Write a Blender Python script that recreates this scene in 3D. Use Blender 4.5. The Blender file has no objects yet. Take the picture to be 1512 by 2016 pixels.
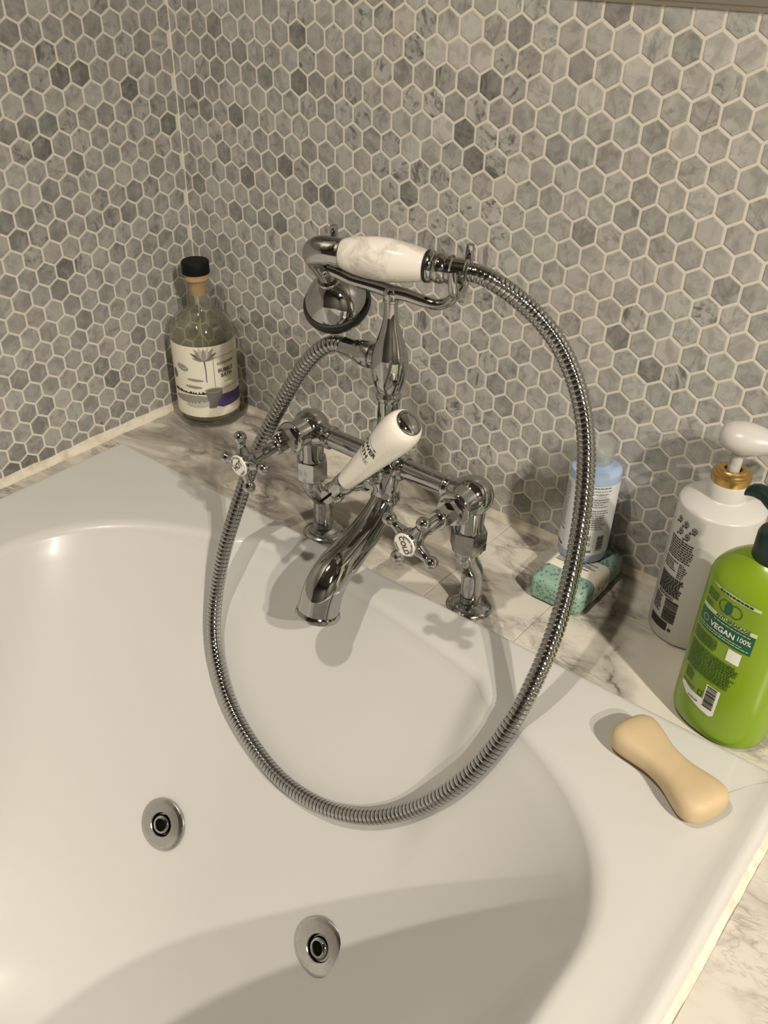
import bpy, bmesh, math, random
from mathutils import Vector, Matrix

random.seed(7)
sc = bpy.context.scene
COL = sc.collection
PI = math.pi

# ------------------------------------------------------------------ camera
CAM = Vector((0.84875, -0.70292, 0.53002))
RGT = Vector((0.7678457, 0.6405886, 0.0076950))
DWN = Vector((0.3856908, -0.4526533, -0.8039575))
FWD = Vector((-0.5115228, 0.6202832, -0.5946370))
F_PX = 1751.23
cd = bpy.data.cameras.new('camera')
cd.sensor_fit = 'HORIZONTAL'
cd.sensor_width = 36.0
cd.lens = F_PX / 1512 * 36
cd.shift_x = (756 - 713.18) / 1512
cd.shift_y = (1097.86 - 1008) / 1512
cd.clip_start = 0.01
cam = bpy.data.objects.new('camera', cd)
COL.objects.link(cam)
m = Matrix((RGT, -DWN, -FWD)).transposed().to_4x4()
m.translation = CAM
cam.matrix_world = m
sc.camera = cam

# ------------------------------------------------------------------ world, view
w = bpy.data.worlds.new('world')
sc.world = w
w.use_nodes = True
w.node_tree.nodes['Background'].inputs[0].default_value = (1, .94, .85, 1)
w.node_tree.nodes['Background'].inputs[1].default_value = 0.02
sc.view_settings.view_transform = 'Standard'
sc.view_settings.look = 'None'
sc.view_settings.gamma = 1
sc.view_settings.use_curve_mapping = False
sc.view_settings.exposure = -0.04
sc.cycles.use_denoising = True
sc.cycles.max_bounces = 10
sc.cycles.transparent_max_bounces = 32
sc.cycles.caustics_reflective = False
sc.cycles.caustics_refractive = False

# ceiling downlights: position, power
CEIL = 1.86
LAMPS = [((0.39, -0.98), 12.4, 150), ((2.48, -1.15), 66.0, 142), ((2.92, -1.35), 75.0, 147)]
LCOL = (1.0, .92, .79)
for (lx, ly), pw, spr in LAMPS:
    ld = bpy.data.lights.new('downlight_glow', 'AREA')
    ld.shape = 'DISK'
    ld.size = .066
    ld.energy = pw
    ld.color = LCOL
    ld.spread = math.radians(spr)
    lo = bpy.data.objects.new('downlight_glow', ld)
    COL.objects.link(lo)
    lo.location = (lx, ly, CEIL - .012)

# ------------------------------------------------------------------ helpers
def lin(c):
    f = lambda v: v / 12.92 if v <= .04045 else ((v + .055) / 1.055) ** 2.4
    return tuple(f(v / 255) for v in c) + (1,)

def mat(name, col, rough=.4, metal=0., **kw):
    mt = bpy.data.materials.new(name)
    mt.use_nodes = True
    b = mt.node_tree.nodes['Principled BSDF']
    b.inputs['Base Color'].default_value = col if len(col) == 4 else tuple(col) + (1,)
    b.inputs['Roughness'].default_value = rough
    b.inputs['Metallic'].default_value = metal
    for k, v in kw.items():
        b.inputs[k.replace('_', ' ')].default_value = v
    return mt

class NT:
    """small node-building helper"""
    def __init__(s, mt):
        s.t = mt.node_tree
        s.b = s.t.nodes['Principled BSDF']
    def n(s, kind, **kw):
        nd = s.t.nodes.new(kind)
        for k, v in kw.items():
            setattr(nd, k, v)
        return nd
    def l(s, a, b):
        s.t.links.new(a, b)
    def val(s, inp, v):
        if hasattr(v, 'links') or hasattr(v, 'is_output'):
            s.l(v, inp)
        else:
            inp.default_value = v
    def math(s, op, a, b=0., c=0., clamp=False):
        nd = s.n('ShaderNodeMath', operation=op, use_clamp=clamp)
        s.val(nd.inputs[0], a); s.val(nd.inputs[1], b)
        if op in ('MULTIPLY_ADD', 'SMOOTH_MIN'): s.val(nd.inputs[2], c)
        return nd.outputs[0]
    def ramp(s, fac, stops, interp='LINEAR'):
        nd = s.n('ShaderNodeValToRGB')
        nd.color_ramp.interpolation = interp
        e = nd.color_ramp.elements
        while len(e) < len(stops): e.new(.5)
        for el, (p, c) in zip(e, stops):
            el.position = p
            el.color = c if hasattr(c, '__len__') else (c, c, c, 1)
        s.l(fac, nd.inputs[0])
        return nd.outputs[0]
    def noise(s, vec, scale, detail=3, rough=.55, dist=0.):
        nd = s.n('ShaderNodeTexNoise')
        nd.inputs['Scale'].default_value = scale
        nd.inputs['Detail'].default_value = detail
        nd.inputs['Roughness'].default_value = rough
        nd.inputs['Distortion'].default_value = dist
        if vec is not None: s.l(vec, nd.inputs['Vector'])
        return nd.outputs[0]
    def mix(s, fac, a, b, mode='MIX'):
        nd = s.n('ShaderNodeMix', data_type='RGBA', blend_type=mode)
        s.val(nd.inputs[0], fac); s.val(nd.inputs[6], a); s.val(nd.inputs[7], b)
        return nd.outputs[2]
    def bump(s, h, strength=.2, dist=.001):
        nd = s.n('ShaderNodeBump')
        nd.inputs['Strength'].default_value = strength
        nd.inputs['Distance'].default_value = dist
        s.l(h, nd.inputs['Height'])
        s.l(nd.outputs[0], s.b.inputs['Normal'])

# ------------------------------------------------------------------ materials
def m_tile(name, from_attr):
    mt = mat(name, (.4, .4, .4), .38)
    N = NT(mt)
    if from_attr:
        a = N.n('ShaderNodeAttribute', attribute_name='tcol')
        csrc = a.outputs['Color']
    else:
        csrc = N.n('ShaderNodeObjectInfo').outputs['Color']
    sep = N.n('ShaderNodeSeparateColor')
    N.l(csrc, sep.inputs[0])
    tone, vein, rnd = sep.outputs
    pos = N.n('ShaderNodeNewGeometry').outputs['Position']
    off = N.n('ShaderNodeCombineXYZ')
    N.l(N.math('MULTIPLY', rnd, 13.7), off.inputs[0]); N.l(N.math('MULTIPLY', rnd, 7.9), off.inputs[1]); N.l(N.math('MULTIPLY', rnd, -11.3), off.inputs[2])
    add = N.n('ShaderNodeVectorMath', operation='ADD')
    N.l(pos, add.inputs[0]); N.l(off.outputs[0], add.inputs[1])
    rot = N.n('ShaderNodeVectorRotate', rotation_type='AXIS_ANGLE')
    rot.inputs['Axis'].default_value = (.7, -.7, .1)
    N.l(add.outputs[0], rot.inputs['Vector']); N.l(N.math('MULTIPLY', rnd, 40.), rot.inputs['Angle'])
    # elongated coordinates for streaks
    sca = N.n('ShaderNodeMapping')
    sca.inputs['Scale'].default_value = (1, 1, .28)
    N.l(rot.outputs[0], sca.inputs['Vector'])
    soft = N.noise(rot.outputs[0], 90, 3, .5)
    streak = N.noise(sca.outputs[0], 150, 4, .6, .6)
    blot = N.noise(rot.outputs[0], 130, 2, .5, .3)
    v1 = N.ramp(streak, [(.52, 0.), (.66, 1.)])
    v2 = N.ramp(blot, [(.60, 0.), (.72, 1.)])
    vv = N.math('MAXIMUM', v1, N.math('MULTIPLY', v2, .8))
    vv = N.math('MULTIPLY', vv, vein, clamp=True)
    base = N.ramp(tone, [(0, lin((104, 104, 100))), (.3, lin((134, 133, 129))), (.62, lin((164, 162, 158))), (1, lin((200, 197, 191)))])
    base = N.mix(N.math('MULTIPLY', N.math('SUBTRACT', soft, .5), 1.3, clamp=True), base, lin((205, 203, 198)))
    dim = N.ramp(N.noise(rot.outputs[0], 62, 4, .65, .8), [(.38, .74), (.56, 1.)])
    base = N.mix(1.0, base, dim, 'MULTIPLY')
    # faint pink or green cast from tile to tile
    hue = N.n('ShaderNodeHueSaturation')
    cast = N.ramp(N.math('FRACT', N.math('MULTIPLY', rnd, 17.3)), [(0, (1.0, .975, .975, 1)), (.5, (1, 1, .99, 1)), (1, (.965, 1.0, .985, 1))])
    base = N.mix(1.0, base, cast, 'MULTIPLY')
    col = N.mix(N.math('MULTIPLY', vv, .8), base, lin((82, 82, 80)))
    N.l(col, N.b.inputs['Base Color'])
    N.bump(N.noise(pos, 500, 2), .08, .0004)
    return mt

M = {}
M['tile'] = m_tile('marble_hexagon', False)
M['tile_far'] = m_tile('marble_hexagon_joined', True)

def m_grout():
    mt = mat('grout', lin((222, 216, 204)), .85)
    N = NT(mt)
    pos = N.n('ShaderNodeNewGeometry').outputs['Position']
    n = N.noise(pos, 40, 4)
    N.l(N.mix(n, lin((214, 207, 194)), lin((232, 226, 214))), N.b.inputs['Base Color'])
    N.bump(N.noise(pos, 900, 3), .35, .0005)
    return mt
M['grout'] = m_grout()

def m_marble():
    mt = mat('veined_marble', lin((225, 220, 210)), .22)
    N = NT(mt)
    pos = N.n('ShaderNodeNewGeometry').outputs['Position']
    mp = N.n('ShaderNodeMapping')
    mp.inputs['Rotation'].default_value = (0, 0, math.radians(38))
    mp.inputs['Scale'].default_value = (1.0, 2.3, 1)
    N.l(pos, mp.inputs['Vector'])
    warp = N.n('ShaderNodeTexNoise')
    warp.inputs['Scale'].default_value = 9
    warp.inputs['Detail'].default_value = 3
    N.l(mp.outputs[0], warp.inputs['Vector'])
    sc_ = N.n('ShaderNodeVectorMath', operation='MULTIPLY_ADD')
    sc_.inputs[1].default_value = (.12, .12, .12)
    N.l(warp.outputs['Color'], sc_.inputs[0]); N.l(mp.outputs[0], sc_.inputs[2])
    big = N.noise(sc_.outputs[0], 9, 5, .62, .4)
    ridge = N.math('ABSOLUTE', N.math('SUBTRACT', big, .5))
    vein = N.ramp(ridge, [(0, 1.), (.018, .55), (.07, 0.)])
    cloud = N.ramp(N.noise(sc_.outputs[0], 6, 4, .6, .8), [(.47, 0.), (.68, 1.)])
    thin = N.ramp(N.math('ABSOLUTE', N.math('SUBTRACT', N.noise(sc_.outputs[0], 24, 4, .6), .5)), [(0, 1.), (.03, 0.)])
    msk = N.ramp(N.noise(pos, 11, 2), [(.45, 0.), (.6, 1.)])
    # the slabs along the back are far busier than the one right of the tub
    sep = N.n('ShaderNodeSeparateXYZ'); N.l(pos, sep.inputs[0])
    busy = N.ramp(sep.outputs[0], [(.70, 1.), (.82, .45)])
    col = N.mix(N.math('MULTIPLY', cloud, N.math('MULTIPLY', busy, .8)), lin((206, 199, 188)), lin((116, 107, 98)))
    col = N.mix(N.math('MULTIPLY', vein, N.math('MULTIPLY', msk, N.math('MULTIPLY', busy, .85))), col, lin((96, 90, 84)))
    col = N.mix(N.math('MULTIPLY', thin, N.math('MULTIPLY', msk, .35)), col, lin((120, 108, 96)))
    # one smoky dark vein crossing the slab between the wrapped soap and the bottles
    wob = N.math('MULTIPLY', N.math('SUBTRACT', N.noise(pos, 26, 4, .6), .5), .05)
    dist = N.math('ADD', N.math('MULTIPLY_ADD', sep.outputs[0], .886, -.605 * .886 + .03 * .465), N.math('MULTIPLY_ADD', sep.outputs[1], .465, wob))
    dist = N.math('ABSOLUTE', dist)
    smoke = N.ramp(dist, [(0, .62), (.022, 0.)])
    core = N.ramp(dist, [(0, .8), (.004, 0.)])
    core = N.math('MULTIPLY', core, N.ramp(N.noise(pos, 55, 3), [(.45, 0.), (.6, 1.)]))
    col = N.mix(smoke, col, lin((118, 112, 104)))
    col = N.mix(core, col, lin((62, 54, 46)))
    N.l(col, N.b.inputs['Base Color'])
    return mt
M['marble'] = m_marble()

def m_acrylic():
    mt = mat('white_acrylic', lin((198, 196, 192)), .30, Coat_Weight=.18, Coat_Roughness=.07, Specular_IOR_Level=.28)
    N = NT(mt)
    pos = N.n('ShaderNodeNewGeometry').outputs['Position']
    N.l(N.mix(N.noise(pos, 7, 3), lin((196, 194, 190)), lin((201, 199, 195))), N.b.inputs['Base Color'])
    return mt
M['acrylic'] = m_acrylic()

def m_chrome(name, r0, r1, dirt):
    mt = mat(name, (.6, .6, .59), r0, 1.)
    N = NT(mt)
    pos = N.n('ShaderNodeNewGeometry').outputs['Position']
    n = N.noise(pos, 160, 4, .6)
    k = N.ramp(n, [(.5, 0.), (.72, 1.)])
    N.l(N.math('MULTIPLY_ADD', k, r1 - r0, r0), N.b.inputs['Roughness'])
    N.l(N.mix(N.math('MULTIPLY', k, dirt), (.45, .45, .44, 1), (.27, .255, .23, 1)), N.b.inputs['Base Color'])
    return mt
M['chrome'] = m_chrome('chrome', .04, .14, .2)
M['chrome_worn'] = m_chrome('worn_chrome', .1, .35, .6)
M['hose'] = m_chrome('hose_chrome', .10, .22, .25)
M['jet'] = m_chrome('jet_chrome', .22, .34, .2)
M['jet'].node_tree.nodes['Mix'].inputs[6].default_value = (.5, .49, .47, 1)
M['ceramic'] = mat('white_ceramic', lin((236, 231, 221)), .08, Coat_Weight=.5)
def m_grip():
    mt = mat('grey_flecked_ceramic', lin((232, 226, 216)), .12, Coat_Weight=.4)
    N = NT(mt)
    tc = N.n('ShaderNodeNewGeometry').outputs['Position']
    c = N.ramp(N.noise(tc, 38, 4, .6, .6), [(.50, 0.), (.70, 1.)])
    N.l(N.mix(N.math('MULTIPLY', c, .7), lin((234, 228, 218)), lin((150, 142, 134))), N.b.inputs['Base Color'])
    return mt
M['grip'] = m_grip()
M['rubber'] = mat('black_rubber', (.006, .006, .006), .5)
M['dark'] = mat('dark_hole', (.006, .005, .004), .9, Specular_IOR_Level=.05)
M['silicone'] = mat('silicone', lin((222, 213, 196)), .45)
def m_sil():
    N = NT(M['silicone'])
    pos = N.n('ShaderNodeNewGeometry').outputs['Position']
    N.bump(N.noise(pos, 130, 3), .5, .0012)
    N.l(N.mix(N.ramp(N.noise(pos, 60, 3), [(.45, 0.), (.75, 1.)]), lin((224, 216, 199)), lin((198, 184, 160))), N.b.inputs['Base Color'])
m_sil()
def m_clear(name, tint, rough=.02, ior=1.45, body=0., body_col=(.8, .8, .8, 1)):
    """thin clear wall: tinted straight-through light, Fresnel mirror, optional milky body"""
    mt = bpy.data.materials.new(name)
    mt.use_nodes = True
    t = mt.node_tree
    t.nodes.clear()
    out = t.nodes.new('ShaderNodeOutputMaterial')
    tr = t.nodes.new('ShaderNodeBsdfTransparent'); tr.inputs[0].default_value = tint + (1,)
    gl = t.nodes.new('ShaderNodeBsdfGlossy'); gl.inputs['Roughness'].default_value = rough
    lw = t.nodes.new('ShaderNodeLayerWeight'); lw.inputs['Blend'].default_value = .5
    pw_ = t.nodes.new('ShaderNodeMath'); pw_.operation = 'POWER'; pw_.inputs[1].default_value = 3.
    t.links.new(lw.outputs['Facing'], pw_.inputs[0])
    fr = t.nodes.new('ShaderNodeMath'); fr.operation = 'MULTIPLY_ADD'; fr.inputs[1].default_value = .8; fr.inputs[2].default_value = .04
    t.links.new(pw_.outputs[0], fr.inputs[0])
    df = t.nodes.new('ShaderNodeBsdfDiffuse'); df.inputs[0].default_value = body_col
    m0 = t.nodes.new('ShaderNodeMixShader'); m0.inputs[0].default_value = body
    m1 = t.nodes.new('ShaderNodeMixShader')
    t.links.new(tr.outputs[0], m0.inputs[1]); t.links.new(df.outputs[0], m0.inputs[2])
    t.links.new(fr.outputs[0], m1.inputs[0]); t.links.new(m0.outputs[0], m1.inputs[1]); t.links.new(gl.outputs[0], m1.inputs[2])
    t.links.new(m1.outputs[0], out.inputs[0])
    return mt
M['glass'] = m_clear('clear_glass', (.95, .95, .90), .03, 1.45, .03, (.7, .68, .58, 1))
M['liquid'] = m_clear('bubble_bath_liquid', (.80, .78, .62), .03, 1.2, .25, (.42, .40, .28, 1))
M['cork'] = mat('cork', lin((196, 160, 118)), .7)
M['black_cap'] = mat('black_cap', (.004, .004, .004), .6, Specular_IOR_Level=.2)
M['paper'] = mat('label_paper', lin((236, 231, 212)), .5)
M['ink'] = mat('black_ink', lin((34, 32, 30)), .5)
M['ink_grey'] = mat('grey_ink', lin((112, 110, 104)), .5)
M['ink_mid'] = mat('mid_grey_ink', lin((150, 148, 138)), .5)
M['ink_pale'] = mat('pale_grey_ink', lin((190, 187, 174)), .5)
M['purple'] = mat('purple_ink', lin((84, 62, 122)), .5)
M['blue'] = mat('pale_blue_plastic', lin((166, 186, 214)), .35)
M['clear'] = m_clear('clear_plastic', (.93, .94, .93), .12, 1.4, .2, (.8, .8, .78, 1))
M['blue_label'] = mat('blue_bottle_label', lin((222, 226, 226)), .45)
M['white'] = mat('white_plastic', lin((204, 201, 196)), .3)
M['gold'] = mat('gold_metal', lin((206, 170, 104)), .34, 1.)
M['green'] = mat('lime_plastic', lin((126, 156, 28)), .26, Subsurface_Weight=.1, Subsurface_Radius=(.01, .01, .003))
M['pine'] = mat('dark_green_plastic', lin((10, 38, 32)), .35)
M['banner'] = mat('dark_green_ink', lin((8, 84, 58)), .35)
M['leaf_ink'] = mat('olive_ink', lin((52, 92, 12)), .4)
M['pale_green'] = mat('pale_green_ink', lin((190, 214, 150)), .4)
M['white_ink'] = mat('white_ink', lin((232, 234, 226)), .4)
def m_soap():
    mt = mat('cream_soap', lin((240, 214, 170)), .55, Subsurface_Weight=.15, Subsurface_Radius=(.006, .004, .002))
    N = NT(mt)
    pos = N.n('ShaderNodeNewGeometry').outputs['Position']
    sp = N.ramp(N.noise(pos, 420, 2), [(.70, 0.), (.78, 1.)])
    N.l(N.mix(N.math('MULTIPLY', sp, .35), lin((198, 176, 140)), lin((132, 104, 74))), N.b.inputs['Base Color'])
    N.bump(N.noise(pos, 90, 3), .2, .0015)
    return mt
M['soap'] = m_soap()
def m_wrap():
    mt = mat('floral_wrapping_paper', lin((140, 176, 160)), .5)
    N = NT(mt)
    pos = N.n('ShaderNodeNewGeometry').outputs['Position']
    vo = N.n('ShaderNodeTexVoronoi'); vo.inputs['Scale'].default_value = 320
    mp = N.n('ShaderNodeMapping'); mp.inputs['Rotation'].default_value = (.5, .4, .7); mp.inputs['Scale'].default_value = (1, .45, 1)
    N.l(pos, mp.inputs['Vector']); N.l(mp.outputs[0], vo.inputs['Vector'])
    leaf = N.ramp(vo.outputs['Distance'], [(.30, 1.), (.40, 0.)])
    vo2 = N.n('ShaderNodeTexVoronoi'); vo2.inputs['Scale'].default_value = 210
    N.l(pos, vo2.inputs['Vector'])
    fl = N.ramp(vo2.outputs['Distance'], [(.2, 1.), (.3, 0.)])
    c = N.mix(N.math('MULTIPLY', fl, .5), lin((138, 168, 152)), lin((160, 156, 148)))
    c = N.mix(N.math('MULTIPLY', leaf, .8), c, lin((74, 106, 100)))
    N.l(c, N.b.inputs['Base Color'])
    return mt
M['wrap'] = m_wrap()
M['band'] = mat('cream_paper', lin((226, 220, 204)), .55)
M['paint'] = mat('wall_paint', lin((78, 74, 68)), .8)
M['ceil'] = mat('ceiling_paint', lin((112, 107, 99)), .85)
M['floor'] = mat('floor_stone', lin((58, 54, 48)), .5)
M['taupe'] = mat('taupe_trim', lin((132, 124, 114)), .6)
def m_lamp():
    mt = mat('lamp_glow', (1, 1, 1), .5)
    b = mt.node_tree.nodes['Principled BSDF']
    b.inputs['Emission Color'].default_value = LCOL + (1,)
    b.inputs['Emission Strength'].default_value = 25
    return mt
M['lamp'] = m_lamp()

# ------------------------------------------------------------------ objects
def root(name, loc, label, cat, group=None):
    o = bpy.data.objects.new(name, None)
    o.empty_display_size = .02
    o.location = loc
    COL.objects.link(o)
    o['label'] = label
    o['category'] = cat
    if group: o['group'] = group
    return o

def origin_of(p):
    v = Vector((0, 0, 0))
    while p is not None:
        v += p.location
        p = p.parent
    return v

def obj(name, bm, material, parent=None, smooth=True, label=None, cat=None, kind=None, angle=None, group=None):
    """bm is in world coordinates; becomes ONE mesh object"""
    me = bpy.data.meshes.new(name)
    bmesh.ops.recalc_face_normals(bm, faces=bm.faces)
    bm.to_mesh(me)
    bm.free()
    for mm in (material if isinstance(material, (list, tuple)) else [material]):
        me.materials.append(mm)
    o = bpy.data.objects.new(name, me)
    COL.objects.link(o)
    if parent is not None:
        me.transform(Matrix.Translation(-origin_of(parent)))
        o.parent = parent
    if smooth:
        if angle is None: angle = 40
        me.polygons.foreach_set('use_smooth', [True] * len(me.polygons))
        try:
            me.set_sharp_from_angle(angle=math.radians(angle))
        except Exception:
            pass
    if label: o['label'] = label
    if cat: o['category'] = cat
    if kind: o['kind'] = kind
    if group: o['group'] = group
    return o

def frame(o, z, x=None):
    z = Vector(z).normalized()
    if x is None:
        x = Vector((1, 0, 0)) if abs(z.x) < .8 else Vector((0, 1, 0))
    x = Vector(x)
    x = (x - z * x.dot(z)).normalized()
    y = z.cross(x)
    mm = Matrix((x, y, z)).transposed().to_4x4()
    mm.translation = Vector(o)
    return mm

def lathe(prof, o=(0, 0, 0), z=(0, 0, 1), seg=48, bm=None, x=None):
    """revolve (radius, height) pairs about axis z through o"""
    bm = bm or bmesh.new()
    fm = frame(o, z, x)
    rings = []
    for r, h in prof:
        if r < 1e-6:
            rings.append([bm.verts.new(fm @ Vector((0, 0, h)))])
        else:
            rings.append([bm.verts.new(fm @ Vector((r * math.cos(2 * PI * k / seg), r * math.sin(2 * PI * k / seg), h))) for k in range(seg)])
    for a, b in zip(rings, rings[1:]):
        if len(a) == 1 and len(b) == 1: continue
        for k in range(seg):
            k2 = (k + 1) % seg
            if len(a) == 1: bm.faces.new((a[0], b[k], b[k2]))
            elif len(b) == 1: bm.faces.new((a[k], b[0], a[k2]))
            else: bm.faces.new((a[k], b[k], b[k2], a[k2]))
    return bm

def solid(prof, **kw):
    """lathe with closed ends"""
    return lathe([(0, prof[0][1])] + list(prof) + [(0, prof[-1][1])], **kw)

def catmull(pts, per=8, closed=False):
    pts = [Vector(p) for p in pts]
    out = []
    n = len(pts)
    for i in range(n - 1):
        p0 = pts[max(i - 1, 0)]; p1 = pts[i]; p2 = pts[i + 1]; p3 = pts[min(i + 2, n - 1)]
        for k in range(per):
            t = k / per
            out.append(.5 * ((2 * p1) + (p2 - p0) * t + (2 * p0 - 5 * p1 + 4 * p2 - p3) * t * t + (3 * p1 - p0 - 3 * p2 + p3) * t ** 3))
    out.append(pts[-1])
    return out

def tube(path, rad, seg=24, bm=None, cap=True, up=(0, 0, 1), flat=1.0):
    """sweep a circle along path (list of Vectors); rad a number or list"""
    bm = bm or bmesh.new()
    n = len(path)
    if not hasattr(rad, '__len__'): rad = [rad] * n
    T = []
    for i in range(n):
        a = path[max(i - 1, 0)]; b = path[min(i + 1, n - 1)]
        T.append((b - a).normalized())
    u = Vector(up)
    u = (u - T[0] * u.dot(T[0]))
    if u.length < 1e-4: u = T[0].orthogonal()
    u.normalize()
    rings = []
    for i in range(n):
        u = (u - T[i] * u.dot(T[i])).normalized()
        v = T[i].cross(u)
        rings.append([bm.verts.new(path[i] + rad[i] * (math.cos(2 * PI * k / seg) * u * flat + math.sin(2 * PI * k / seg) * v)) for k in range(seg)])
    for a, b in zip(rings, rings[1:]):
        for k in range(seg):
            bm.faces.new((a[k], a[(k + 1) % seg], b[(k + 1) % seg], b[k]))
    if cap:
        bm.faces.new(rings[0][::-1]); bm.faces.new(rings[-1])
    return bm

def ball(c, r, seg=24, bm=None, z=(0, 0, 1), sz=1.0):
    k = seg // 2
    return lathe([(r * math.sin(PI * i / k) if 0 < i < k else 0, -r * sz * math.cos(PI * i / k)) for i in range(k + 1)], o=c, z=z, seg=seg, bm=bm)

def prism(poly, o, z, x, h, bm=None):
    """poly in local xy, extruded 0..h along z"""
    bm = bm or bmesh.new()
    fm = frame(o, z, x)
    a = [bm.verts.new(fm @ Vector((px, py, 0))) for px, py in poly]
    b = [bm.verts.new(fm @ Vector((px, py, h))) for px, py in poly]
    n = len(poly)
    for k in range(n):
        bm.faces.new((a[k], a[(k + 1) % n], b[(k + 1) % n], b[k]))
    bm.faces.new(a[::-1]); bm.faces.new(b)
    return bm

def bev(bm, w, seg=2, ang=30):
    es = [e for e in bm.edges if len(e.link_faces) == 2 and e.calc_face_angle(0) > math.radians(ang)]
    bmesh.ops.bevel(bm, geom=es, offset=w, segments=seg, affect='EDGES', profile=.5)
    return bm

def hexnut(o, z, r, h, x=None, b=.0008):
    bm = prism([(r * math.cos(PI / 3 * k), r * math.sin(PI / 3 * k)) for k in range(6)], o, z, x, h)
    return bev(bm, b, 2)

def box(x0, x1, y0, y1, z0, z1, b=0, seg=2):
    bm = bmesh.new()
    bmesh.ops.create_cube(bm, size=1)
    for v in bm.verts:
        v.co = Vector(((x0 + x1) / 2 + v.co.x * (x1 - x0), (y0 + y1) / 2 + v.co.y * (y1 - y0), (z0 + z1) / 2 + v.co.z * (z1 - z0)))
    if b: bev(bm, b, seg)
    return bm

# ---- flat print laid onto a curved surface: poly in (u, v) metres, fn(u, v) -> world point
def cut_u(bm, step):
    us = [v.co.x for v in bm.verts]
    if not us: return
    k = math.ceil(min(us) / step)
    while k * step < max(us):
        bmesh.ops.bisect_plane(bm, geom=bm.verts[:] + bm.edges[:] + bm.faces[:], plane_co=(k * step, 0, 0), plane_no=(1, 0, 0), dist=1e-7)
        k += 1

def poly_bm(polys):
    bm = bmesh.new()
    for entry in polys:
        pl, mi = entry if isinstance(entry, tuple) and isinstance(entry[1], int) else (entry, 0)
        f = bm.faces.new([bm.verts.new((u, v, 0)) for u, v in pl])
        f.material_index = mi
    return bm

def lay(bm, fn, step=.003):
    bmesh.ops.triangulate(bm, faces=bm.faces)
    cut_u(bm, step)
    for v in bm.verts:
        v.co = fn(v.co.x, v.co.y)
    return bm

def rect(u0, u1, v0, v1):
    return [(u0, v0), (u1, v0), (u1, v1), (u0, v1)]

def ellipse(cu, cv, ru, rv, n=20, rot=0.):
    c, s = math.cos(rot), math.sin(rot)
    return [(cu + ru * math.cos(2 * PI * k / n) * c - rv * math.sin(2 * PI * k / n) * s, cv + ru * math.cos(2 * PI * k / n) * s + rv * math.sin(2 * PI * k / n) * c) for k in range(n)]

def ring_polys(cu, cv, r, wd, n=16):
    out = []
    for k in range(n):
        a, b = 2 * PI * k / n, 2 * PI * (k + 1) / n
        out.append([(cu + (r - wd) * math.cos(a), cv + (r - wd) * math.sin(a)), (cu + r * math.cos(a), cv + r * math.sin(a)), (cu + r * math.cos(b), cv + r * math.sin(b)), (cu + (r - wd) * math.cos(b), cv + (r - wd) * math.sin(b))])
    return out

def text_bm(s, size, cu=0., cv=0., rot=0., sx=1.0, bold=0.):
    cu_ = bpy.data.curves.new('t', 'FONT')
    cu_.body = s
    cu_.size = size
    cu_.align_x = 'CENTER'
    cu_.align_y = 'CENTER'
    cu_.resolution_u = 3
    cu_.offset = bold
    o = bpy.data.objects.new('t', cu_)
    COL.objects.link(o)
    bpy.context.view_layer.update()
    me = bpy.data.meshes.new_from_object(o.evaluated_get(bpy.context.evaluated_depsgraph_get()))
    bpy.data.objects.remove(o)
    bpy.data.curves.remove(cu_)
    bm = bmesh.new()
    bm.from_mesh(me)
    bpy.data.meshes.remove(me)
    c, s_ = math.cos(rot), math.sin(rot)
    for v in bm.verts:
        x, y = v.co.x * sx, v.co.y
        v.co = Vector((cu + x * c - y * s_, cv + x * s_ + y * c, 0))
    return bm

def join_bm(*bms):
    out = bmesh.new()
    for b in bms:
        me = bpy.data.meshes.new('t')
        b.to_mesh(me); b.free()
        out.from_mesh(me)
        bpy.data.meshes.remove(me)
    return out

# ================================================================== the setting
P = 0.023                                  # hexagon pitch
X0, Y0 = .99867 * P, 1.20707 * P
Z0, Z1 = .44063, .44296
TOP = .4725                                # cut edge of the mosaic under the trim
DARK_B = {(2,0):1,(1.5,1):1,(2.5,1):1,(3.5,1):1,(2,2):1,(5,2):1,(0.5,3):1,(1,4):1,(8,2):1,(8.5,3):1,(2,6):1,(0,8):1,(7.5,5):1,(7,0):2,(7,2):2,(6,6):2,(3.5,7):2,(3,4):2,(8.5,7):2,(7.5,7):2,(12.5,1):1,(15.5,1):1,(19.5,3):1,(11,4):1,(17.5,-1):1,(15,2):1,(16.5,1):3,(15.5,3):3,(13,6):3,(16,4):3,(17.5,1):4,(18,0):4,(16.5,3):4,(15,4):4,(11.5,5):4,(14.5,3):5,(15.5,-1):5,(14,0):5,(15,0):5,(16,0):5,(20,0):1,(23,2):1,(23.5,-1):1,(23,4):1,(21,-2):2,(25,0):4,(24,-2):5,(24.5,-1):5,(25.5,-1):5,(22,0):5,(24,2):5,(20.5,1):5,(21,6):1,(23.5,5):1,(22.5,5):1,(26.5,7):1,(23,10):2,(24.5,11):2,(25.5,11):4,(23.5,9):4,(26,8):4,(15.5,13):1,(15,14):1,(18.5,15):1,(18,14):1,(20,20):2,(2.5,9):1,(3.5,15):1,(4.5,15):1,(6,12):1,(4.5,9):1,(5.5,9):2,(6,16):2}
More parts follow.
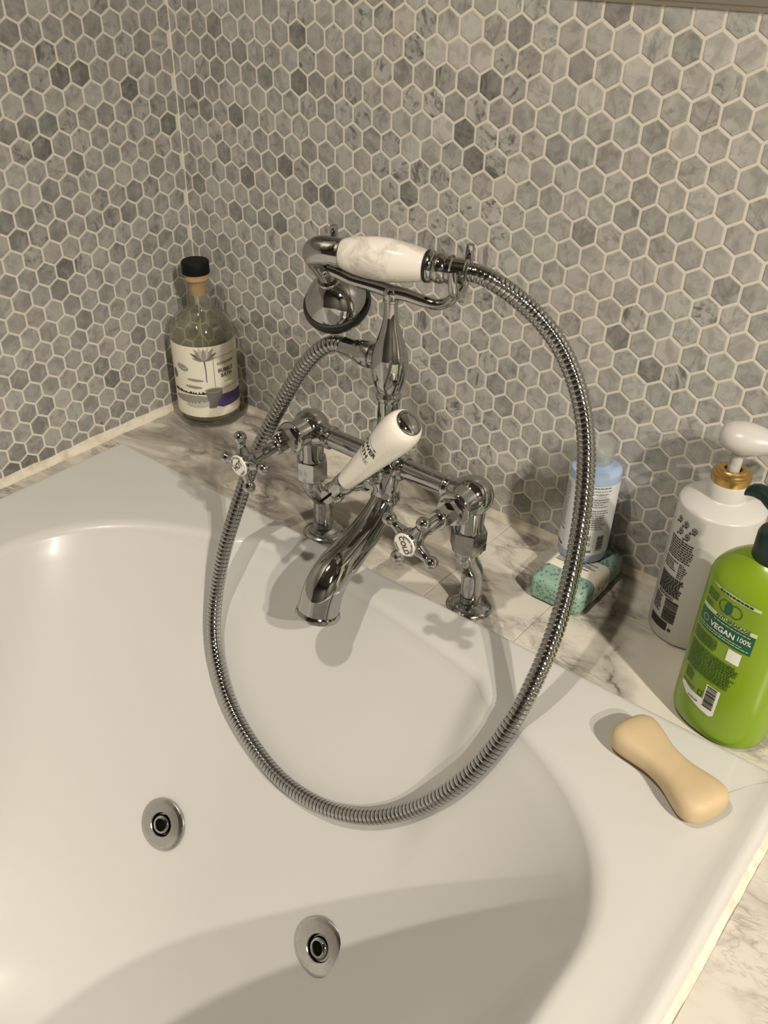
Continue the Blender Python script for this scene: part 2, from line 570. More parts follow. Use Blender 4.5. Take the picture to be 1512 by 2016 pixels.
DARK_L = {(7,0):1,(3,0):1,(0.5,1):1,(5,6):1,(3,4):1,(7,4):1,(8,4):1,(6.5,7):1,(0.5,7):1,(6,4):1,(5,2):2,(4,2):2,(-0.5,5):2,(6.5,5):3,(1.5,3):3,(4.5,5):4,(6,2):4,(5.5,1):4,(8,8):1,(9,8):1,(6,8):1,(2.5,9):1,(2,8):1,(6,14):1,(3,16):1,(7,12):1,(6.5,9):1,(8.5,9):2,(6.5,11):2,(5.5,11):4,(5.5,17):1,(9.5,19):1,(9,18):1,(10,16):1,(5,20):1,(11,20):1,(5,18):2,(10.5,21):2,(11.5,21):2,(9.5,21):2,(6,20):4}
BACK_X1 = 1.5
LEFT_Y1 = -1.9
TH = .0005                                 # how far a tile stands proud of the grout
GAP = .00125                               # half a grout joint

def struct(name, bm, material, smooth=False):
    return obj(name, bm, material, None, smooth, kind='structure')

# grout beds carry the tiles; the walls are solid slabs behind
wall_back = struct('wall_back', box(-.1, 3.6, 0, .1, -.56, CEIL), M['grout'])
wall_left = struct('wall_left', box(-.1, 0, -2.4, 0, -.56, CEIL), M['grout'])
struct('wall_right', box(3.6, 3.7, -2.4, .1, -.56, CEIL), M['paint'])
struct('wall_front', box(-.1, 3.6, -2.5, -2.4, -.56, CEIL), M['paint'])
struct('floor', box(-.1, 3.7, -2.5, .1, -.66, -.56), M['floor'])
struct('ceiling', box(-.1, 3.7, -2.5, .1, CEIL, CEIL + .1), M['ceil'])
struct('trim_1', box(0.004, 3.6, -.004, 0, TOP + .002, 1.2, .001), M['taupe'])
struct('trim_2', box(0, .004, -2.4, -.0, TOP + .002, 1.2, .001), M['taupe'])

def clip(poly, ax, val, keep_less):
    out = []
    n = len(poly)
    for i in range(n):
        a, b = poly[i], poly[(i + 1) % n]
        ina = (a[ax] <= val) == keep_less
        inb = (b[ax] <= val) == keep_less
        if ina: out.append(a)
        if ina != inb:
            t = (val - a[ax]) / (b[ax] - a[ax])
            out.append((a[0] + t * (b[0] - a[0]), a[1] + t * (b[1] - a[1])))
    return out

RC = (P / 2 - GAP) / math.cos(PI / 6)
HEX = [(RC * math.cos(PI / 6 + PI / 3 * k), RC * math.sin(PI / 6 + PI / 3 * k)) for k in range(6)]

def tile_geom(poly):
    """2D polygon -> (verts(u, v, out), faces): chamfered tile"""
    n = len(poly)
    cx = sum(p[0] for p in poly) / n; cy = sum(p[1] for p in poly) / n
    vs = []
    def shrink(d):
        r = []
        for x, y in poly:
            l = math.hypot(x - cx, y - cy)
            k = max(.2, 1 - d / max(l, 1e-6))
            r.append((cx + (x - cx) * k, cy + (y - cy) * k))
        return r
    vs += [(x, y, -.0005) for x, y in poly]
    vs += [(x, y, TH * .55) for x, y in poly]
    vs += [(x, y, TH) for x, y in shrink(.0007)]
    fs = []
    for r in (0, 1):
        for k in range(n):
            fs.append((r * n + k, r * n + (k + 1) % n, (r + 1) * n + (k + 1) % n, (r + 1) * n + k))
    fs.append(tuple(range(2 * n, 3 * n)))
    return vs, fs

def mosaic(wall, side):
    tiles = []
    for j in range(-3, 26):
        for q in range(-2, 90):
            i = q + (.5 if j % 2 else 0)
            if side == 'B':
                u = X0 + i * P; v = Z0 - j * P * math.sqrt(3) / 2 - P / math.sqrt(3)
                lim = (GAP, BACK_X1)
            else:
                u = Y0 + i * P; v = Z1 - j * P * math.sqrt(3) / 2 - P / math.sqrt(3)
                lim = (GAP + .0004, -LEFT_Y1)
            full = True
            pl = [(x + u, y + v) for x, y in HEX]
            for ax, val, less in ((0, lim[0], False), (0, lim[1], True), (1, TOP - .0012, True), (1, .004, False)):
                if any((p[ax] <= val) != less for p in pl):
                    full = False
                    pl = clip(pl, ax, val, less)
                    if len(pl) < 3: break
            if len(pl) < 3: continue
            A = abs(sum(pl[k][0] * pl[(k + 1) % len(pl)][1] - pl[(k + 1) % len(pl)][0] * pl[k][1] for k in range(len(pl)))) / 2
            if A < 2.5e-5: continue
            W = Vector((u, 0, v)) if side == 'B' else Vector((0, -u, v))
            d = W - CAM
            zc = d.dot(FWD)
            px = 713.18 + F_PX * d.dot(RGT) / zc if zc > .05 else -9999
            py = 1097.86 + F_PX * d.dot(DWN) / zc if zc > .05 else -9999
            inview = zc > .05 and -15 < px < 1527 and -15 < py < 2030
            facing = abs(d.y if side == 'B' else d.x) / d.length
            size = A * facing / (d.length ** 2) if inview else 0
            kind = (DARK_B if side == 'B' else DARK_L).get((i, j), 0)
            rnd = random.random()
            tone = {0: random.uniform(.54, .76), 1: random.uniform(.36, .46), 2: random.uniform(.18, .28), 3: .18, 4: random.uniform(.5, .75), 5: .98}[kind]
            # mosaic sheets differ: the one in the middle of the back wall is veined, the right-hand one plain
            if side == 'B':
                vm = .7 if u < .22 else (1. if u < .44 else .55)
                tone = min(.98, tone + (.06 if u < .3 else .14))
                if kind == 0 and .18 < u < .44 and random.random() < .10: kind = 4
            else:
                vm = .8 if v > .2 else .45
            vein = vm * random.choice((.15, .4, .7, 1.)) if kind == 0 else {1: .4, 2: .6, 3: 1., 4: 1.0, 5: .1}[kind]
            tiles.append((size, full, u, v, pl, (tone, vein, rnd, 1)))
    tiles.sort(key=lambda t: -t[0])
    parts = [t for t in tiles if t[0] > 0][:300]
    rest = tiles[len(parts):]
    def W3(u, v, o):
        return (u, -o, v) if side == 'B' else (o, -u, v)
    def mesh(name, pl, cu, cv):
        vs, fs = tile_geom([(x - cu, y - cv) for x, y in pl])
        me = bpy.data.meshes.new(name)
        me.from_pydata([W3(*q) for q in vs], [], fs if side == 'L' else fs)
        bm = bmesh.new(); bm.from_mesh(me); bmesh.ops.recalc_face_normals(bm, faces=bm.faces)
        # open at the back: make sure the front face points into the room
        out = Vector((0, -1, 0)) if side == 'B' else Vector((1, 0, 0))
        bm.faces.ensure_lookup_table()
        if bm.faces[len(bm.faces) - 1].normal.dot(out) < 0:
            bmesh.ops.reverse_faces(bm, faces=bm.faces)
        bm.to_mesh(me); bm.free()
        me.materials.append(M['tile'])
        return me
    shared = mesh('tile', [(x, y) for x, y in HEX], 0, 0)
    for size, full, u, v, pl, c in parts:
        me = shared if full else mesh('tile', pl, u, v)
        o = bpy.data.objects.new('tile', me)
        COL.objects.link(o)
        o.parent = wall
        o.location = W3(u, v, 0)
        o.color = c
    vs, fs, cols = [], [], []
    for size, full, u, v, pl, c in rest:
        a, b = tile_geom(pl)
        k = len(vs)
        vs += [W3(*q) for q in a]
        fs += [tuple(k + t for t in f) for f in b]
        cols += [c] * len(a)
    me = bpy.data.meshes.new('tile_field')
    me.from_pydata(vs, [], fs)
    at = me.attributes.new('tcol', 'FLOAT_COLOR', 'POINT')
    at.data.foreach_set('color', [x for c in cols for x in c])
    bm = bmesh.new(); bm.from_mesh(me)
    out = Vector((0, -1, 0)) if side == 'B' else Vector((1, 0, 0))
    bmesh.ops.recalc_face_normals(bm, faces=bm.faces)
    rev = []
    bm.faces.ensure_lookup_table()
    bm.to_mesh(me); bm.free()
    me.materials.append(M['tile_far'])
    o = bpy.data.objects.new('tile_field', me)
    COL.objects.link(o)
    o.parent = wall
    o['kind'] = 'stuff'
mosaic(wall_back, 'B')
mosaic(wall_left, 'L')

# ---- marble ledge of 100 mm tiles round the tub
TUB_X0, TUB_X1, TUB_Y0, TUB_Y1 = .028, .822, -.163, -1.86
ledge = root('marble_ledge', (.4, -.08, -.02), 'grey veined marble ledge running along the tiled walls round the bathtub', 'ledge')
obj('ledge_bed', box(.001, 1.5, -.162, -.001, -.06, -.0012), M['grout'], ledge, False)
obj('ledge_bed', box(.001, .0275, -1.9, -.163, -.06, -.0012), M['grout'], ledge, False)
obj('ledge_bed', box(.823, 1.5, -1.9, -.163, -.06, -.0012), M['grout'], ledge, False)
g = .00035
xs = [.001, .4755, .5755, .8755, 1.1755, 1.4755]
for a, b in zip(xs, xs[1:]):
    obj('tile', box(a + g, b - g, TUB_Y0 + .0005, -.001, -.0105, 0, .0004, 1), M['marble'], ledge, False)
ys = [TUB_Y0 - .001 - .3 * k for k in range(0, 7)]
for a, b in zip(ys, ys[1:]):
    obj('tile', box(.001, TUB_X0 - .0005, max(b, -1.9) + g, a - g, -.0105, 0, .0004, 1), M['marble'], ledge, False)
    obj('tile', box(TUB_X1 + .0050, 1.4755, max(b, -1.9) + g, a - g, -.0105, 0, .0004, 1), M['marble'], ledge, False)

# ---- silicone beads: where ledge meets walls, in the corner, and along the tub
def bead(name, a, b, n1, n2, w1, w2, n=90, jit=.0008, seed=1):
    rr = random.Random(seed)
    a, b, n1, n2 = Vector(a), Vector(b), Vector(n1), Vector(n2)
    bm = bmesh.new()
    rows = []
    j1 = j2 = 0
    for i in range(n + 1):
        p = a.lerp(b, i / n)
        j1 = j1 * .6 + rr.uniform(-jit, jit); j2 = j2 * .6 + rr.uniform(-jit, jit)
        h, k = w1 + j1, w2 + j2
        rows.append([bm.verts.new(p + n1 * x + n2 * y) for x, y in ((-.001, -.001), (h, -.0005), (h, .0006), (h * .62, k * .35), (h * .35, k * .62), (.0006, k), (-.0005, k))])
    for r, s in zip(rows, rows[1:]):
        for k in range(len(r)):
            bm.faces.new((r[k], r[(k + 1) % len(r)], s[(k + 1) % len(r)], s[k]))
    bm.faces.new(rows[0]); bm.faces.new(rows[-1][::-1])
    o = obj(name, bm, M['silicone'], None, True, kind='structure', angle=60)
    return o
bead('trim_3', (.002, 0, 0), (1.45, 0, 0), (0, 0, 1), (0, -1, 0), .0085, .0045, 150, .0008, 3)
bead('trim_4', (0, -.002, 0), (0, -1.85, 0), (0, 0, 1), (1, 0, 0), .0095, .0055, 190, .0010, 4)
bead('trim_5', (0, 0, .008), (0, 0, TOP), (1, 0, 0), (0, -1, 0), .0013, .0013, 60, .0002, 5).data.materials[0] = M['grout']
bead('trim_6', (TUB_X1 - .001, -.168, -.001), (TUB_X1 - .001, -1.85, -.001), (0, 0, 1), (1, 0, 0), .0032, .0058, 190, .0005, 6)

# ================================================================== bathtub
BX, BA, NEXP = .438, .320, 2.35
DEP = [0, .05, .15, .24, .30, .335, .355, .365, .370]
SIDE = [0, .018, .043, .062, .084, .108, .135, .165, .20]
ENDI = [.0, .036, .112, .179, .228, .268, .305, .34, .38]
FAR = -1.62
def itp(x, xs_, ys_):
    if x <= xs_[0]: return ys_[0]
    for i in range(1, len(xs_)):
        if x <= xs_[i]:
            # smooth (cubic Hermite) interpolation
            h = xs_[i] - xs_[i - 1]
            t = (x - xs_[i - 1]) / h
            def sl(k):
                if k == 0: return (ys_[1] - ys_[0]) / (xs_[1] - xs_[0])
                if k == len(xs_) - 1: return (ys_[-1] - ys_[-2]) / (xs_[-1] - xs_[-2])
                return .5 * ((ys_[k] - ys_[k - 1]) / (xs_[k] - xs_[k - 1]) + (ys_[k + 1] - ys_[k]) / (xs_[k + 1] - xs_[k]))
            m0, m1 = sl(i - 1) * h, sl(i) * h
            return (2 * t ** 3 - 3 * t * t + 1) * ys_[i - 1] + (t ** 3 - 2 * t * t + t) * m0 + (-2 * t ** 3 + 3 * t * t) * ys_[i] + (t ** 3 - t * t) * m1
    return ys_[-1]
def smooth(t):
    t = min(1, max(0, t))
    return t * t * (3 - 2 * t)
def basin_ring(d, grow=0.):
    """closed outline at depth d; grow pushes it outwards (rim fillet)"""
    a = BA - itp(d, DEP, SIDE) + grow
    e = itp(d, DEP, ENDI) - grow
    pts = []
    NA = 150
    yc = -.40 - .8 * e
    for k in range(NA + 1):
        t = PI * k / NA
        c, s = math.cos(t), math.sin(t)
        X = math.copysign(abs(c) ** (2 / NEXP), c)
        b = .185 - .2 * e - .01 * math.tanh(3 * X)
        x = BX + a * X
        y = yc + b * abs(s) ** (2 / NEXP)
        y += .012 * smooth((.165 - abs(x - BX)) / .03) * smooth((.16 - d) / .16) * (1 if d >= 0 else 1)
        pts.append((x, y))
    yf = FAR + .5 * e
    for k in range(1, 24):
        pts.append((BX - a, yc + (yf + .15 - yc) * k / 24))
    for k in range(41):
        t = PI + PI * k / 40
        c, s = math.cos(t), math.sin(t)
        pts.append((BX + a * math.copysign(abs(c) ** (2 / NEXP), c), yf + .15 - (.15 + grow) * abs(s) ** (2 / NEXP)))
    for k in range(1, 24):
        pts.append((BX + a, yf + .15 + (yc - yf - .15) * k / 24))
    return pts
RIM = .006
def build_tub():
    bm = bmesh.new()
    rings = []
    # outer rim
    base = basin_ring(0, .0125 * math.sin(math.radians(70)))
    cx, cy = BX, -.85
    x0, x1, y0, y1 = TUB_X0, TUB_X1, TUB_Y1, TUB_Y0
    outer = []
    for x, y in base:
        dx, dy = x - cx, y - cy
        ts = []
        if dx > 1e-9: ts.append((x1 - cx) / dx)
        if dx < -1e-9: ts.append((x0 - cx) / dx)
        if dy > 1e-9: ts.append((y1 - cy) / dy)
        if dy < -1e-9: ts.append((y0 - cy) / dy)
        t = min(ts)
        outer.append([cx + dx * t, cy + dy * t])
    for c in ((x0, y1), (x1, y1), (x0, y0), (x1, y0)):
        k = min(range(len(outer)), key=lambda q: (outer[q][0] - c[0]) ** 2 + (outer[q][1] - c[1]) ** 2)
        outer[k] = [c[0], c[1]]
    def inset(p, w):
        return (min(max(p[0], x0 + w), x1 - w), min(max(p[1], y0 + w), y1 - w))
    def lipz(p, zf, zl):
        k = smooth((p[0] - (x1 - .03)) / .028)
        return zf + (zl - zf) * k
    for wd, zf, zl in ((.0, -.010, -.010), (.0, .0020, .0020), (.0012, .0045, .0052), (.003, .0058, .0082), (.006, RIM, .0098), (.010, RIM, .0096), (.016, RIM, .0075), (.024, RIM, .0062)):
        rings.append([(*inset(p, wd), lipz(p, zf, zl)) for p in outer])
    # mid rim ring, then fillet over the edge
    rings.append([(.5 * (inset(p, .024)[0] + q[0]), .5 * (inset(p, .024)[1] + q[1]), RIM) for p, q in zip(outer, base)])
    rf = .0125
    for deg in (0, 8, 16, 24, 32, 40, 48, 56, 64, 70):
        a_ = math.radians(deg)
        rings.append([(x, y, RIM - rf * (1 - math.cos(a_))) for x, y in basin_ring(0, rf * (math.sin(math.radians(70)) - math.sin(a_)))])
    for d in (.010, .02, .035, .05, .07, .09, .11, .13, .15, .17, .19, .21, .23, .25, .27, .285, .30, .312, .322, .332, .34, .347, .353, .358, .362, .3655, .368, .370):
        rings.append([(x, y, -d) for x, y in basin_ring(d)])
    last = rings[-1]
    cyl = [(x, y) for x, y, z in last]
    for k in (.8, .55, .3, .08):
        rings.append([(BX + (x - BX) * k, y, -.3715 - .002 * (1 - k)) for x, y in cyl])
    vr = [[bm.verts.new(p) for p in r] for r in rings]
    n = len(vr[0])
    for a, b in zip(vr, vr[1:]):
        for k in range(n):
            bm.faces.new((a[k], a[(k + 1) % n], b[(k + 1) % n], b[k]))
    bm.faces.new(vr[-1])
    bmesh.ops.remove_doubles(bm, verts=bm.verts, dist=1e-5)
    return bm
tub = root('bathtub', (BX, -1.0, -.37), 'large white acrylic bathtub with rounded basin and two round water jets', 'bathtub')
shell = obj('tub_shell', build_tub(), M['acrylic'], tub, True, angle=70)
# outside must look up / inwards
me = shell.data
up = sum(p.normal.z * p.area for p in me.polygons)
if up < 0:
    me.flip_normals()

def jet(c, nrm, tilt):
    f = obj('jet_flange', lathe([(.0, -.004), (.026, -.004), (.0268, -.001), (.0262, .0016), (.0245, .0026), (.0215, .0030), (.0128, .0036), (.0122, .0030), (.0120, -.004)], c, nrm, 56), M['jet'], tub)
    obj('socket', lathe([(.0121, .0026), (.0105, -.0016), (0, -.0018)], c, nrm, 40), M['dark'], f)
    n2 = (Vector(nrm).normalized() + Vector(tilt)).normalized()
    cc = Vector(c) + Vector(nrm).normalized() * .0002
    obj('nozzle', lathe([(.0098, -.001), (.0100, .001), (.0092, .0034), (.0080, .0046), (.0066, .0048), (.0060, .0040), (.0058, -.001)], cc, n2, 40), M['chrome'], f)
    obj('nozzle_hole', lathe([(.0059, .0012), (0, .0012)], cc, n2, 32), M['dark'], f)
jn = Vector((0, -.80, .60))
jet((.3304, -.3903 - .0012, -.2349 + .0009), (.10, -.80, .60), (.05, 0, 0))
jet((.5500, -.3925 - .0012, -.2185 + .0009), (-.05, -.80, .60), (-.10, -.05, 0))

# ================================================================== bath mixer tap
XL, XR, XC = .334, .518, .426
YB, ZB, YLEG = -.157, .129, -.142
tap = root('bath_mixer_tap', (XC, YLEG, 0), 'chrome bath mixer tap with crosshead hot and cold handles and white lever', 'tap')
CH, CW = M['chrome'], M['chrome_worn']

def disc_fn(c, rot):
    """print on a handle button: face in the xz plane looking along -y"""
    def fn(u, v):
        return Vector((c[0] + u, c[1] - .0004, c[2] + v))
    return fn

def valve(x, ph, word, rot, y_leg):
    s = 1 if x > XC else -1
    # leg assembly
    obj('base_flange', lathe([(.0, .0), (.0205, .0), (.0208, .0018), (.0200, .0032), (.0165, .0048), (.0160, .0066), (.0135, .0078), (.0108, .0088), (.0095, .0092), (0, .0092)], (x, y_leg, 0), (0, 0, 1), 56), CW, tap)
    path = catmull([(x, y_leg, .004), (x, y_leg, .02), (x, y_leg, .034), (x, y_leg - .0022, .046), (x, YB + .0035, .058), (x, YB - .001, .068), (x, YB, .080)], 8)
    obj('leg', tube(path, [.0100 if p.z < .012 else .0098 for p in path], 32, up=(1, 0, 0)), CW, tap)
    thr = []
    for k in range(8):
        h = .0092 + k * .0009
        thr += [(.0099, h), (.0107, h + .00045)]
    obj('leg_thread', solid(thr, o=(x, y_leg, 0), seg=32), CW, tap)
    obj('union_nut', hexnut((x, YB, .0765), (0, 0, 1), .0162, .019, (math.cos(.3), math.sin(.3), 0), .0011), CW, tap)
    obj('nut_collar', solid([(.0125, .0725), (.0138, .0742), (.0138, .0768)], o=(x, YB, 0)), CW, tap)
    obj('neck', solid([(.0130, .094), (.0118, .100), (.0125, .118)], o=(x, YB, 0)), CH, tap)
    # body
    bm = ball((x, YB, ZB), .0178, 48)
    obj('valve_body', bm, CH, tap)
    obj('valve_barrel', solid([(.0150, .0), (.0140, .010), (.0128, .018), (.0128, .026)], o=(x, YB, ZB), z=(0, -1, 0)), CH, tap)
    obj('bar_socket', solid([(.0140, .006), (.0128, .014), (.0108, .019), (.0104, .023), (.0112, .0245), (.0112, .027), (.0098, .0285)], o=(x, YB, ZB - .002), z=(-s, 0, 0)), CH, tap)
    # bonnet
    obj('bonnet_flange', solid([(.0135, .0245), (.0152, .0252), (.0155, .0265), (.0150, .0282), (.0138, .0290)], o=(x, YB, ZB), z=(0, -1, 0)), CH, tap)
    obj('bonnet_nut', hexnut((x, YB - .0288, ZB), (0, -1, 0), .0118, .0085, (math.cos(.35), 0, math.sin(.35)), .0009), CH, tap)
    obj('gland_nut', hexnut((x, YB - .0370, ZB), (0, -1, 0), .0094, .0105, (math.cos(.8), 0, math.sin(.8)), .0008), CH, tap)
    obj('gland_ring', solid([(.0078, .0470), (.0082, .0480), (.0082, .0500), (.0074, .0510)], o=(x, YB, ZB), z=(0, -1, 0)), CH, tap)
    obj('spindle', solid([(.0056, .050), (.0056, .064), (.0048, .068), (.0060, .074), (.0066, .082)], o=(x, YB, ZB), z=(0, -1, 0), seg=16), CH, tap)
    # cross handle
    ch = bmesh.new()
    yh = YB - .0865
    solid([(.0074, -.008), (.0098, -.004), (.0106, .000), (.0107, .004), (.0109, .0062), (.0103, .0070)], o=(x, yh, ZB), z=(0, -1, 0), bm=ch, seg=40)
    for k in range(4):
        an = math.radians(ph + 90 * k)
        dv = Vector((math.cos(an), 0, math.sin(an)))
        prof = [(.0064, .006), (.0054, .010), (.0041, .0145), (.0037, .017), (.0038, .0190)]
        c0, r0 = .0240, .0059
        for q in range(1, 12):
            a = PI * q / 12
            rr, hh = r0 * math.sin(a), c0 - r0 * math.cos(a)
            if hh > .0195: prof.append((rr, hh))
        lathe(prof + [(0, c0 + r0)], (x, yh, ZB), dv, 24, ch)
    h = obj('cross_handle', ch, CH, tap, True, angle=50)
    dc = (x, yh - .0070, ZB)
    obj('button', solid([(.0098, -.001), (.0098, .0003), (.0094, .0008)], o=dc, z=(0, -1, 0), seg=44), M['ceramic'], h)
    dp = (x, yh - .0078, ZB)
    fn = disc_fn(dp, rot)
    obj('lettering', lay(text_bm(word, .0070 if word == 'COLD' else .0076, 0, 0, rot, .82, .00012), fn, .01), M['ink'], h, False)
    # maker's name round the rim, one letter at a time
    ltr = []
    for txt, mid, flip in (('BARBER WILSONS', PI / 2, 1), ('LONDON', -PI / 2, -1)):
        n = len(txt)
        stp = .165
        for q, cch in enumerate(txt):
            if cch == ' ': continue
            a = mid + rot - flip * (q - (n - 1) / 2) * stp
            r = .0078
            ltr.append(text_bm(cch, .0023, r * math.cos(a), r * math.sin(a), a - PI / 2 * flip, 1, .00006))
    obj('maker_lettering', lay(join_bm(*ltr), fn, .05), M['ink'], h, False, kind='stuff')
valve(XL, 8, 'HOT', math.radians(46), YLEG)
valve(XR, 61, 'COLD', math.radians(-62), YLEG - .002)

# cross bar and centre body
for s, x in ((1, XR), (-1, XL)):
    obj('cross_bar', tube([Vector((x - s * .027, YB, ZB - .002)), Vector((XC + s * .008, YB, ZB - .002))], .0092, 36, up=(0, 0, 1)), CH, tap)
    obj('bar_end', solid([(.0100, .0), (.0125, .003), (.0125, .008), (.0100, .012)], o=(XC + s * .022, YB, ZB - .002), z=(-s, 0, 0)), CH, tap)
obj('centre_body', solid([(.0112, .088), (.0128, .0905), (.0132, .0935), (.0120, .0960), (.0126, .101), (.0150, .110), (.0158, .122), (.0150, .134), (.0126, .144), (.0112, .150), (.0118, .153), (.0118, .156)], o=(XC, YB, 0)), CH, tap)
# diverter spindle towards the bather
obj('diverter_stem', solid([(.0125, .008), (.0112, .016), (.0125, .0185), (.0134, .0200), (.0134, .0222), (.0120, .0240), (.0108, .026), (.0108, .0325), (.0128, .0340), (.0132, .0360), (.0118, .0375), (.0095, .040), (.0090, .046), (.0072, .050), (.0068, .062)], o=(XC, YB, ZB - .002), z=(0, -1, 0)), CH, tap)
PV = Vector((XC, -.2308, .1283))
LD = Vector((.0717, 0, .0869)).normalized()
pv = obj('lever_pivot', ball(PV + Vector((0, .002, 0)), .0098, 36, z=(0, -1, 0), sz=1.0), CH, tap)
sl = prism([(-.0011, -.0085), (.0011, -.0085), (.0011, .0085), (-.0011, .0085)], PV + Vector((0, -.0076, 0)), (0, -1, 0), (math.cos(-.75), 0, math.sin(-.75)), .0009)
obj('screw_head', solid([(.0066, -.0060), (.0066, -.0015), (.0060, .0002)], o=PV + Vector((0, -.0076, 0)), z=(0, -1, 0), seg=32), CH, pv)
obj('screw_slot', sl, M['dark'], pv, False)
obj('lever_ferrule', solid([(.0072, .004), (.0082, .010), (.0086, .018), (.0086, .0235), (.0078, .0245)], o=PV, z=LD), CH, tap)
LP = [(.0074, .0235), (.0082, .028), (.0094, .040), (.0108, .054), (.0124, .070), (.0138, .084), (.0150, .095), (.0156, .103), (.0155, .109), (.0146, .1145), (.0128, .1185), (.0104, .1200)]
lev = obj('diverter_lever', solid(LP, o=PV, z=LD, seg=64), M['ceramic'], tap)
obj('end_cap', solid([(.0106, .1190), (.0104, .1212), (.0092, .1226), (.0060, .1240), (.0030, .1244)], o=PV, z=LD, seg=48), CH, lev)
LX = Vector((0, -1, 0))                      # reading side of the lever faces the bather
LY = LD.cross(LX)
def lever_r(h):
    return itp(h, [q[1] for q in LP], [q[0] for q in LP])
# direction of the print round the lever, chosen to face the viewer's upper left
PRINT_A = math.radians(-36)
def lever_fn(u, v):
    h = .078 + v
    r = lever_r(h) + .00025
    a = PRINT_A + u / r
    return PV + LD * h + r * (math.cos(a) * LX + math.sin(a) * LY)
obj('lettering', lay(join_bm(text_bm('SHOWER', .0064, 0, .0048, 0, .95, .00018), text_bm('BATH', .0064, 0, -.0026, 0, .95, .00018)), lever_fn, .0015), M['ink'], lev, False)
arr = [rect(-.010, .0085, .0099, .0103), [(.0085, .0090), (.0115, .0101), (.0085, .0112)],
       rect(-.0085, .006, -.0075, -.0071), ] + ring_polys(.0078, -.0073, .0016, .0004) + [[(.0092, -.0062), (.0112, -.0056), (.0112, -.0052), (.0092, -.0058)], [(.0092, -.0084), (.0112, -.0090), (.0112, -.0086), (.0092, -.0080)]]
obj('arrow_print', lay(poly_bm(arr), lever_fn, .0015), M['ink'], lev, False)

# spout
sp = catmull([(XC, YB - .001, .096), (XC, -.160, .089), (XC, -.170, .0775), (XC, -.187, .0655), (XC, -.210, .0550), (XC, -.231, .0465), (XC, -.2445, .0345), (XC, -.2510, .0180), (XC, -.2530, .0115)], 8)
n = len(sp)
srad = [itp(k / (n - 1), [0, .12, .3, .45, .6, .75, .9, 1.], [.0112, .0116, .0136, .0156, .0174, .0186, .0192, .0198]) for k in range(n)]
spo = obj('spout', tube(sp, srad, 44, up=(1, 0, 0), cap=False), CH, tap)
end = sp[-1]; ed = (sp[-1] - sp[-3]).normalized()
obj('spout_lip', lathe([(.0195, -.0040), (.0206, -.0022), (.0213, .0002), (.0207, .0019), (.0190, .0023), (.0182, .0005), (.0180, -.006), (0, -.0062)], end, ed, 56), CH, spo)
obj('spout_collar', lathe([(.0118, -.002), (.0135, .0), (.0138, .003), (.0132, .006), (.0116, .0075)], (XC, YB - .0008, .087), (0, .05, 1), 48), CH, tap)

# riser and swollen outlet
obj('riser', solid([(.0118, .154), (.0122, .158), (.0108, .161), (.0096, .163), (.0092, .186), (.0098, .188), (.0112, .190), (.0114, .1925), (.0100, .1945), (.0098, .197)], o=(XC, YB, 0)), CH, tap)
obj('outlet_bulb', solid([(.0098, .1955), (.0118, .1985), (.0142, .206), (.0156, .215), (.0158, .222), (.0148, .230), (.0124, .2385), (.0096, .246), (.0074, .253), (.0061, .260), (.0055, .267), (.0056, .2735)], o=(XC, YB, 0), seg=56), CH, tap)
obj('riser_collar', solid([(.0060, .2730), (.0068, .2738), (.0068, .2752), (.0060, .2760)], o=(XC, YB, 0)), CH, tap)
OD = Vector((-1, -.03, .02)).normalized()
OC = Vector((XC, YB, .222))
obj('hose_outlet', solid([(.0095, .010), (.0095, .0185)], o=OC, z=OD), CH, tap)

# cradle
CA = math.radians(16)
CD = Vector((math.cos(CA), math.sin(CA), 0))
CN = Vector((-math.sin(CA), math.cos(CA), 0))
CO = Vector((XC, YB, 0))
def cp(s, nn, z):
    return CO + CD * s + CN * nn + Vector((0, 0, z))
obj('cradle_hub', solid([(.0062, .2755), (.0070, .278), (.0074, .2815), (.0060, .2845), (.0030, .286)], o=CO), CH, tap)
def arm(pts, rads):
    path = catmull([cp(*p) for p in pts], 8)
    k = len(path)
    return tube(path, [itp(i / (k - 1), [0, .3, .7, 1], rads) for i in range(k)], 18, up=(0, 0, 1))
obj('cradle_arm', arm([(0, 0, .281), (.012, 0, .2805), (.026, 0, .278), (.038, 0, .2768), (.047, 0, .2800), (.053, 0, .2870), (.0555, 0, .2905)], [.0058, .0048, .0042, .0044]), CH, tap)
obj('cradle_arm', arm([(0, 0, .281), (-.010, 0, .2828), (-.022, 0, .2842), (-.034, 0, .2856), (-.044, 0, .2885), (-.052, 0, .2905), (-.0555, 0, .2910)], [.0058, .0050, .0044, .0046]), CH, tap)
for s in (-.0555, .0555):
    zc = .2905
    obj('cradle_fork', arm([*([(s * .97, -.0145, .309), (s * .985, -.0145, .300), (s, -.0120, .2925)] if s > 0 else [(s, -.0075, .2898)]), (s, -.005, zc - .002), (s, .005, zc - .002), (s, .0120, .2925), (s * 1.01, .0145, .300), (s * 1.02, .0150, .309), (s * 1.03, .0150, .3215)], [.0036 if s > 0 else .0012, .0040, .0038, .0031]), CH, tap)

